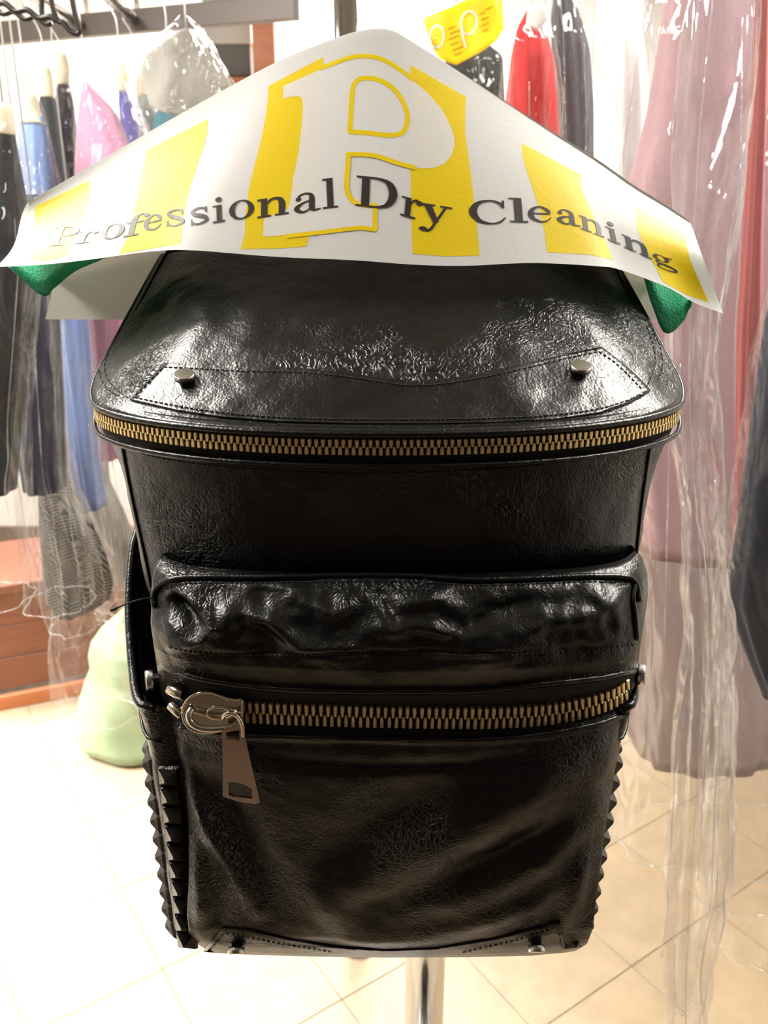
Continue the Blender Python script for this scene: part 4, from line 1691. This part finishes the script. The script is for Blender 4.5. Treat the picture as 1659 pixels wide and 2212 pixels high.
def garment(name, label, rgb, rows, Y, half_d, film=None, ripple=0.08, m=None, cape=True, cat='garment', group=None, seed=0.0, film_mat='film', crumple=0.012, body='garment_body', neck=None, k=9):
    m = m or mat(name + '_cloth', rgb, 0.8, bump=0.25, scale=500, sheen=0.15)
    top = rows[0]
    cx = (top[1] + top[2]) / 2
    zb = at(829, (film or rows)[-1][0], Y).z
    tz = at(829, top[0], Y).z
    x0 = x_at(cx, Y, tz)
    t = thing(name, label, cat, (x0, Y, zb), group)
    mesh_obj(body, *loft(rows, Y, half_d, ripple=ripple, seed=seed, k=k), m, t)
    ra, rb = (r0, r1) if x0 < 0 else (r2, r3)
    xr = ra.x + (rb.x - ra.x) * (Y - ra.y) / (rb.y - ra.y)
    if x0 < -0.69:
        xr = -0.75
    hk = [Vector((x0, Y, tz - 0.02)), Vector((x0, Y, tz + 0.03)), Vector((x0, Y, max(RZ - 0.08, tz + .04))), Vector((xr, Y, RZ - 0.03)), Vector((xr - .017, Y, RZ)), Vector((xr, Y, RZ + .016)), Vector((xr + .017, Y, RZ))]
    if tz < RZ - 0.06:
        mesh_obj('hanger_hook', *tube(resample(hk, 26), 0.0016, 6), M['hanger_wire'], t)
    if cape:
        crow = [(top[0] - 52, cx - 4, cx + 4), (top[0] - 20, cx - 12, cx + 12), (top[0] + 16, top[1] - 5, top[2] + 5)]
        mesh_obj('paper_collar', *loft(crow, Y, half_d * .5, 24, 12, 0.05, seed=seed + 3), M['cream_paper'], t)
    if film:
        cover(t, film, Y, half_d + 0.02, crumple, seed + 11, film_mat)
    return t


G = None
garment('dark_jacket', 'black jacket in clear plastic at the far left edge', (24, 25, 29),
        [(275, 0, 26), (330, -25, 36), (450, -45, 55), (560, -60, 72), (700, -75, 70), (900, -75, 42), (1060, -75, 28)], 1.23, .045,
        [(235, 0, 24), (300, -30, 44), (560, -75, 84), (900, -85, 58), (1230, -90, 60), (1290, -90, 66)], seed=1, group=G)
garment('navy_coat', 'dark navy coat in crinkled plastic left of the blue shirt', (26, 34, 54),
        [(420, 52, 84), (500, 40, 108), (620, 14, 120), (760, 12, 128), (920, 36, 134), (1054, 58, 138)], 1.39, .045,
        [(400, 54, 84), (500, 34, 116), (700, 4, 134), (1000, 34, 146), (1200, 50, 190), (1300, 60, 200)], seed=2, group=G, cape=False, film_mat='film_heavy')
garment('blue_shirt', 'light blue shirt hanging in plastic between dark garments', (112, 134, 184),
        [(252, 48, 92), (300, 42, 102), (400, 46, 116), (560, 72, 150), (700, 96, 188), (850, 112, 198), (1000, 135, 212), (1092, 160, 228)], 1.65, .045,
        [(215, 55, 85), (300, 36, 110), (560, 64, 160), (900, 100, 212), (1150, 120, 250), (1400, 105, 290), (1540, 122, 300)], seed=3, group=G, film_mat='film_soft')
garment('charcoal_trousers', 'charcoal trousers folded in plastic right of the blue shirt', (40, 42, 48),
        [(195, 92, 110), (230, 84, 121), (330, 80, 136), (500, 100, 170), (700, 150, 206), (900, 164, 208), (1000, 176, 212)], 2.03, .045, None, seed=4, group=G)
garment('dark_grey_blouse', 'dark grey blouse left of the mauve shirt', (54, 50, 56),
        [(168, 130, 144), (220, 119, 158), (320, 116, 168), (500, 128, 190), (800, 176, 214), (960, 186, 216)], 2.14, .045, 
        [(120, 132, 142), (220, 112, 166), (500, 120, 200), (900, 170, 230), (1100, 176, 236)], seed=5, group=G)
garment('mauve_shirt', 'mauve shirt with a sharp shoulder among the left garments', (172, 122, 146),
        [(178, 182, 190), (200, 176, 210), (240, 169, 250), (340, 162, 290), (500, 165, 306), (700, 196, 268), (850, 206, 272), (985, 216, 264)], 1.80, .045,
        [(150, 180, 192), (240, 160, 262), (500, 156, 318), (900, 190, 290), (1180, 200, 306), (1320, 210, 320)], seed=6, group=G, cape=False)
garment('purple_scarf', 'narrow purple garment right of the mauve shirt', (90, 86, 152),
        [(188, 262, 268), (218, 258, 283), (300, 268, 306), (520, 280, 320)], 2.14, .045, [(165, 258, 270), (300, 256, 326), (600, 270, 340)], seed=7, group=G)
garment('pale_grey_dress', 'pale grey garment in plastic beside the purple one', (150, 156, 152),
        [(196, 300, 314), (232, 296, 334), (300, 304, 372), (520, 320, 400)], 2.29, .045, [(170, 300, 312), (300, 290, 380), (600, 310, 410)], seed=8, group=G)
garment('woven_skirt', 'black and white woven skirt bunched in a plastic cover', (40, 40, 40),
        [(880, 98, 130), (1000, 95, 140), (1060, 90, 152), (1120, 91, 190), (1200, 96, 224), (1256, 102, 238), (1296, 110, 232), (1316, 128, 190)], 1.52, .045,
        [(860, 96, 134), (1060, 82, 170), (1200, 86, 240), (1290, 98, 250), (1345, 118, 220)], ripple=.12, m=M['weave'], cape=False, seed=9, group=G, film_mat='film_heavy')
garment('olive_blouse', 'dull olive blouse tail showing under the blue shirt', (112, 112, 100),
        [(900, 190, 226), (1040, 184, 232), (1100, 186, 262), (1160, 192, 284), (1208, 200, 300), (1246, 216, 292)], 1.91, .045,
        [(880, 186, 230), (1100, 176, 276), (1230, 190, 316), (1300, 206, 306)], ripple=.12, cape=False, seed=10, group=G, film_mat='film_heavy')
garment('teal_dress', 'teal dress mostly hidden behind the striped paper cape', (22, 84, 96),
        [(236, 345, 366), (262, 335, 398), (520, 330, 430)], 1.60, .06, None, seed=12, cape=False, group=G)


def sheet(poly, Y, m, name, parent, bow=0.02, thick=0.002):
    vs, tr = fill([poly], 18)
    cx = sum(p[0] for p in poly) / len(poly)
    cy = sum(p[1] for p in poly) / len(poly)
    P = [at(v.x, v.y, Y + bow * ((v.x - cx) / 80) ** 2 + 0.008 * noise.noise(Vector((v.x * .03, v.y * .01, Y)))) for v in vs]
    o = mesh_obj(name, P, tr, m, parent)
    o.modifiers.new('thickness', 'SOLIDIFY').thickness = thick
    return o, BVHTree.FromPolygons(P, [tuple(t) for t in tr])


M['grey_paper'] = paper_mat('grey_paper', (196, 193, 184), 0.4)
gc = thing('grey_paper_cape', 'plain pale grey paper cape in plastic above the teal dress', 'paper cape', tuple(at(400, 240, 1.4)))
sheet([(305, 132), (330, 106), (360, 84), (385, 66), (402, 60), (425, 74), (462, 124), (500, 183), (452, 222), (397, 254), (360, 244), (326, 234), (314, 184)], 1.40, M['grey_paper'], 'front_panel', gc)
sheet([(310, 136), (385, 70), (425, 78), (496, 185), (452, 218), (400, 248), (330, 230)], 1.46, M['grey_paper'], 'back_panel', gc, -0.01)
mesh_obj('plastic_cover', *loft([(40, 390, 412), (90, 340, 450), (180, 296, 510), (300, 300, 530)], 1.43, .08, 50, 40, .05, 7, .012, 31, open_ends=True), M['film'], gc)
q = at(402, 62, 1.42)
mesh_obj('hanger_hook', *tube(resample([q, q + Vector((0, 0, .05)), Vector((q.x, 1.42, RZ)), Vector((q.x + .012, 1.42, RZ + .015))], 20), .0016, 6), M['hanger_wire'], gc)

# ---- right hand side
yc = thing('yellow_paper_cape', 'yellow paper cape printed with white outlined P letters, tilted beside the red garment', 'paper cape', tuple(at(1010, 130, 1.5)))
o, ty = sheet([(914, 40), (960, 22), (1020, -4), (1082, -30), (1088, 60), (1072, 88), (1040, 112), (986, 141), (950, 128), (930, 96)], 1.5, mat('yellow_card', (250, 214, 30), 0.4), 'panel', yc, .012)


def ystroke(L, w, m, n=30):
    q = spline_px(L, n)
    vs, fs = [], []
    for i, p in enumerate(q):
        a, b = q[max(i - 1, 0)], q[min(i + 1, n - 1)]
        dx, dy = b[0] - a[0], b[1] - a[1]
        l = math.hypot(dx, dy) or 1
        for sg in (-1, 1):
            x, y = p[0] - dy / l * w / 2 * sg, p[1] + dx / l * w / 2 * sg
            h = hit(ty, x, y)
            vs.append((h[0] if h else at(x, y, 1.5)) + Vector((0, -0.003, 0)))
    return vs, [(2 * i, 2 * i + 1, 2 * i + 3, 2 * i + 2) for i in range(n - 1)]


def ell(cx, cy, rx, ry, rot):
    L = []
    for i in range(25):
        a = 2 * math.pi * i / 24
        x, y = rx * math.cos(a), ry * math.sin(a)
        L.append((cx + x * math.cos(rot) - y * math.sin(rot), cy + x * math.sin(rot) + y * math.cos(rot)))
    return L


mesh_obj('printed_letter', *ystroke(ell(943, 80, 15, 24, .1), 4.5, M['paper'], 50), M['paper'], yc)
mesh_obj('printed_letter', *join(ystroke(ell(1012, 50, 17, 25, .15), 4.5, M['paper'], 50), ystroke([(997, 58), (1000, 82), (1006, 104)], 4.5, M['paper'], 10)), M['paper'], yc)
M['tan_ink'] = mat('tan_ink', (176, 132, 30), 0.5)
pr = []
for i, (x, y, w) in enumerate(((968, 62, 16), (972, 72, 20), (970, 84, 22), (974, 96, 18), (978, 108, 22), (982, 118, 18), (1036, 30, 14), (1040, 42, 16), (1040, 55, 18), (1044, 66, 14), (1048, 20, 18), (938, 76, 8), (940, 86, 8))):
    for kk in range(w // 5):
        pr.append(ystroke([(x + kk * 5.5, y - kk * 2.2), (x + kk * 5.5 + 1.5, y - kk * 2.2 + 2.5), (x + kk * 5.5 + 3.5, y - kk * 2.2 - 1.5)], 2.2, None, 5))
o = mesh_obj('small_print', *join(*pr), M['tan_ink'], yc)
o['kind'] = 'stuff'
q = at(1000, 0, 1.52)
mesh_obj('hanger_hook', *tube(resample([q, Vector((q.x, 1.52, RZ)), Vector((q.x + .012, 1.52, RZ + .015))], 20), .0016, 6), M['hanger_wire'], yc)

garment('dark_green_coat', 'dark green-black coat under the yellow paper cape', (50, 54, 48), [(60, 960, 1010), (120, 960, 1086), (250, 990, 1094), (480, 1000, 1100)], 1.72, .045,
        [(30, 950, 1020), (120, 940, 1096), (480, 980, 1108)], seed=20, cape=False, group=G)
rg = garment('red_dress', 'bright red dress in clear plastic with a white collar', (196, 40, 42), [(18, 1140, 1162), (60, 1118, 1176), (120, 1106, 1191), (200, 1096, 1201), (290, 1086, 1206), (480, 1080, 1216)], 1.42, .045,
             [(-20, 1130, 1170), (60, 1090, 1190), (200, 1080, 1212), (480, 1070, 1226)], seed=21, cape=False, group=G, ripple=.06, film_mat='film_heavy')
sheet([(1136, 66), (1140, 16), (1160, 4), (1178, 22), (1182, 44), (1160, 68), (1148, 58)], 1.36, M['paper'], 'white_collar', rg, 0.01)
garment('grey_suit', 'dark grey suit in plastic right of the red dress', (64, 62, 68), [(-30, 1200, 1230), (30, 1192, 1250), (120, 1195, 1272), (300, 1202, 1284), (480, 1206, 1290)], 1.56, .045,
        [(-40, 1196, 1240), (100, 1186, 1284), (480, 1196, 1296)], seed=22, cape=False, group=G, film_mat='film_heavy')
garment('white_dress', 'white dress in plastic between grey suit and pink garment', (250, 249, 246), [(-120, 1310, 1350), (-20, 1292, 1372), (200, 1288, 1392), (540, 1288, 1400), (760, 1300, 1420)], 1.29, .06,
        [(-140, 1300, 1360), (100, 1284, 1400), (760, 1290, 1420)], seed=23, cape=False, group=G, ripple=.04)
garment('pink_dress', 'dusty pink garment in a large clear plastic cover at right', (180, 145, 150),
        [(-160, 1500, 1720), (-40, 1448, 1800), (100, 1428, 1830), (250, 1405, 1840), (400, 1366, 1850), (600, 1356, 1850), (800, 1358, 1850), (1000, 1366, 1840), (1100, 1378, 1820), (1190, 1384, 1810)], 1.12, .07,
        [(-180, 1480, 1740), (0, 1400, 1850), (300, 1350, 1880), (700, 1330, 1880), (1200, 1334, 1880), (1600, 1332, 1870), (1770, 1326, 1850), (1812, 1330, 1830)], seed=24, cape=False, group=G, ripple=.06, film_mat='film_heavy', crumple=.016, k=11)
garment('taupe_coat', 'long taupe coat behind the pink garment', (156, 135, 132), [(560, 1400, 1600), (640, 1340, 1650), (900, 1346, 1660), (1300, 1356, 1680), (1560, 1350, 1700), (1640, 1390, 1660)], 1.45, .06, None, seed=25, cape=False, group=G)
garment('rust_red_shawl', 'rust red strip of cloth hanging inside the plastic at right', (150, 80, 80), [(-120, 1640, 1664), (300, 1618, 1650), (520, 1606, 1644), (700, 1594, 1646), (950, 1590, 1640), (1200, 1584, 1630), (1290, 1590, 1620)], 0.985, .015, None, seed=26, cape=False, group=G)
garment('navy_trousers', 'dark navy garment in glossy plastic at the right edge', (28, 32, 46), [(560, 1690, 1760), (700, 1654, 1780), (850, 1636, 1790), (1000, 1616, 1800), (1180, 1592, 1800), (1300, 1580, 1800), (1400, 1612, 1800), (1510, 1656, 1790)], 0.90, .03,
        [(520, 1680, 1790), (800, 1620, 1810), (1150, 1570, 1810), (1400, 1540, 1810), (1700, 1520, 1800), (1900, 1530, 1780), (2040, 1545, 1760)], seed=27, cape=False, group=G, film_mat='film_heavy', crumple=.014)
ft = thing('empty_plastic_cover', 'empty twisted clear plastic garment cover trailing at lower right', 'plastic cover', tuple(at(1490, 2200, 0.8)))
cover(ft, [(-190, 1560, 1600), (-60, 1500, 1640), (300, 1450, 1620), (700, 1440, 1560), (900, 1446, 1550), (1150, 1470, 1560), (1400, 1474, 1592), (1650, 1458, 1592), (1900, 1438, 1584), (2060, 1440, 1546), (2230, 1450, 1522)], 0.80, .03, .022, 40, 'film_tail', 56, 150, 9, .14)

# ------------------------------------------------------------------ green sack, wooden bench, shelf
c = floor_at(290, 1640)
SK = thing('laundry_sack', 'pale sage green sack slumped on the tile floor', 'sack', (c.x, 2.45, 0))
prof = [(0.0, .165), (.012, .195), (.04, .205), (.12, .195), (.20, .178), (.27, .165), (.33, .168), (.38, .155), (.43, .12), (.47, .07), (.49, .025), (.495, .004)]


def sack_fn(u, v):
    z = lerp(0, .495, v)
    r = float(np.interp(z, *zip(*prof)))
    th = 2 * math.pi * u
    r *= 1 + 0.05 * math.sin(7 * th + 4 * z * 6) * (1 - abs(v - .45)) * .8 + 0.10 * noise.noise(Vector((math.cos(th) * 1.2, math.sin(th) * 1.2, z * 5)))
    return Vector((c.x + 0.035 * v + r * math.cos(th), 2.45 + r * math.sin(th) * .9, max(z, 0) + (0.03 * noise.noise(Vector((th, z * 6, 1))) if 0.02 < v else 0)))


vs, fs = grid(sack_fn, 64, 60, True)
fs.append(tuple(range(64))[::-1])
fs.append(tuple(59 * 64 + i for i in range(64)))
mesh_obj('bag', vs, fs, mat('sage_fabric', (122, 134, 100), 0.6, bump=0.5, scale=14), SK)
mesh_obj('tied_neck', *xf(lathe([(.02, 0), (.03, .01), (.018, .03), (.035, .07), (.04, .075)], 18), Matrix.Translation((c.x + .035, 2.45, .47))), mat('sage_fabric_neck', (122, 134, 100), 0.6), SK)

f0, f1 = floor_at(-120, 1556), floor_at(330, 1468)
dx = (f1 - f0).normalized()
dy = Vector((-dx.y, dx.x, 0))
BN = thing('wooden_bench', 'dark reddish brown wooden bench on the floor behind the plastic covers', 'bench', tuple(f0))
wood = mat('brown_wood', (112, 62, 42), 0.4, var=0.45, scale=5, stretch=(1, 1, 9))
wood2 = mat('orange_wood', (176, 104, 62), 0.4, var=0.3, scale=5, stretch=(1, 1, 9))
L = (f1 - f0).length
zv = Vector((0, 0, 1))
for k in range(3):
    mesh_obj('plank', *xf(box(0, L, 0.0, 0.02, 0.075 + k * .122, 0.075 + k * .122 + .119, .002), frame(f0, dx, dy, zv)), wood, BN, False)
mesh_obj('kickboard', *xf(box(-.01, L + .01, -.012, 0.012, 0.0, 0.055, .003), frame(f0, dx, dy, zv)), wood2, BN, False)
mesh_obj('seat', *xf(box(-.02, L + .02, -.02, 0.42, 0.441, 0.475, .003), frame(f0, dx, dy, zv)), wood, BN, False)
mesh_obj('end_panel', *xf(box(L - .02, L, 0.021, 0.40, 0.0, 0.44, .002), frame(f0, dx, dy, zv)), wood, BN, False)
mesh_obj('end_panel', *xf(box(0, .02, 0.021, 0.40, 0.0, 0.44, .002), frame(f0, dx, dy, zv)), wood, BN, False)

SHY = 2.75
zs = at(520, 168, SHY).z
SHF = thing('wooden_shelf', 'orange-brown wooden shelf unit high behind the paper cape', 'shelf', (at(576, 168, SHY).x, SHY, 0))
xa, xb = at(440, 168, SHY).x, at(600, 168, SHY).x
mesh_obj('shelf_board', *box(xa, xb - .03, SHY - .02, SHY + .35, zs - .03, zs, .002), wood2, SHF, False)
mesh_obj('post', *box(xb - .06, xb, SHY - .06, SHY - .02, 0, 2.5, .003), wood2, SHF, False)
mesh_obj('post', *box(xa - .04, xa, SHY + .31, SHY + .35, 0, 2.5, .003), wood2, SHF, False)
bx0 = thing('storage_box', 'light grey cardboard box on the wooden shelf', 'box', (xa + .05, SHY + .1, zs))
mesh_obj('carton', *box(xa + .02, xb - .075, SHY - .01, SHY + .28, zs + .001, zs + .11, .004), mat('dark_carton', (92, 90, 86), .7), bx0, False)
mesh_obj('box_lid', *box(xa + .012, xb - .07, SHY - .016, SHY + .286, zs + .085, zs + .20, .004), mat('grey_carton', (186, 184, 178), .7), bx0, False)
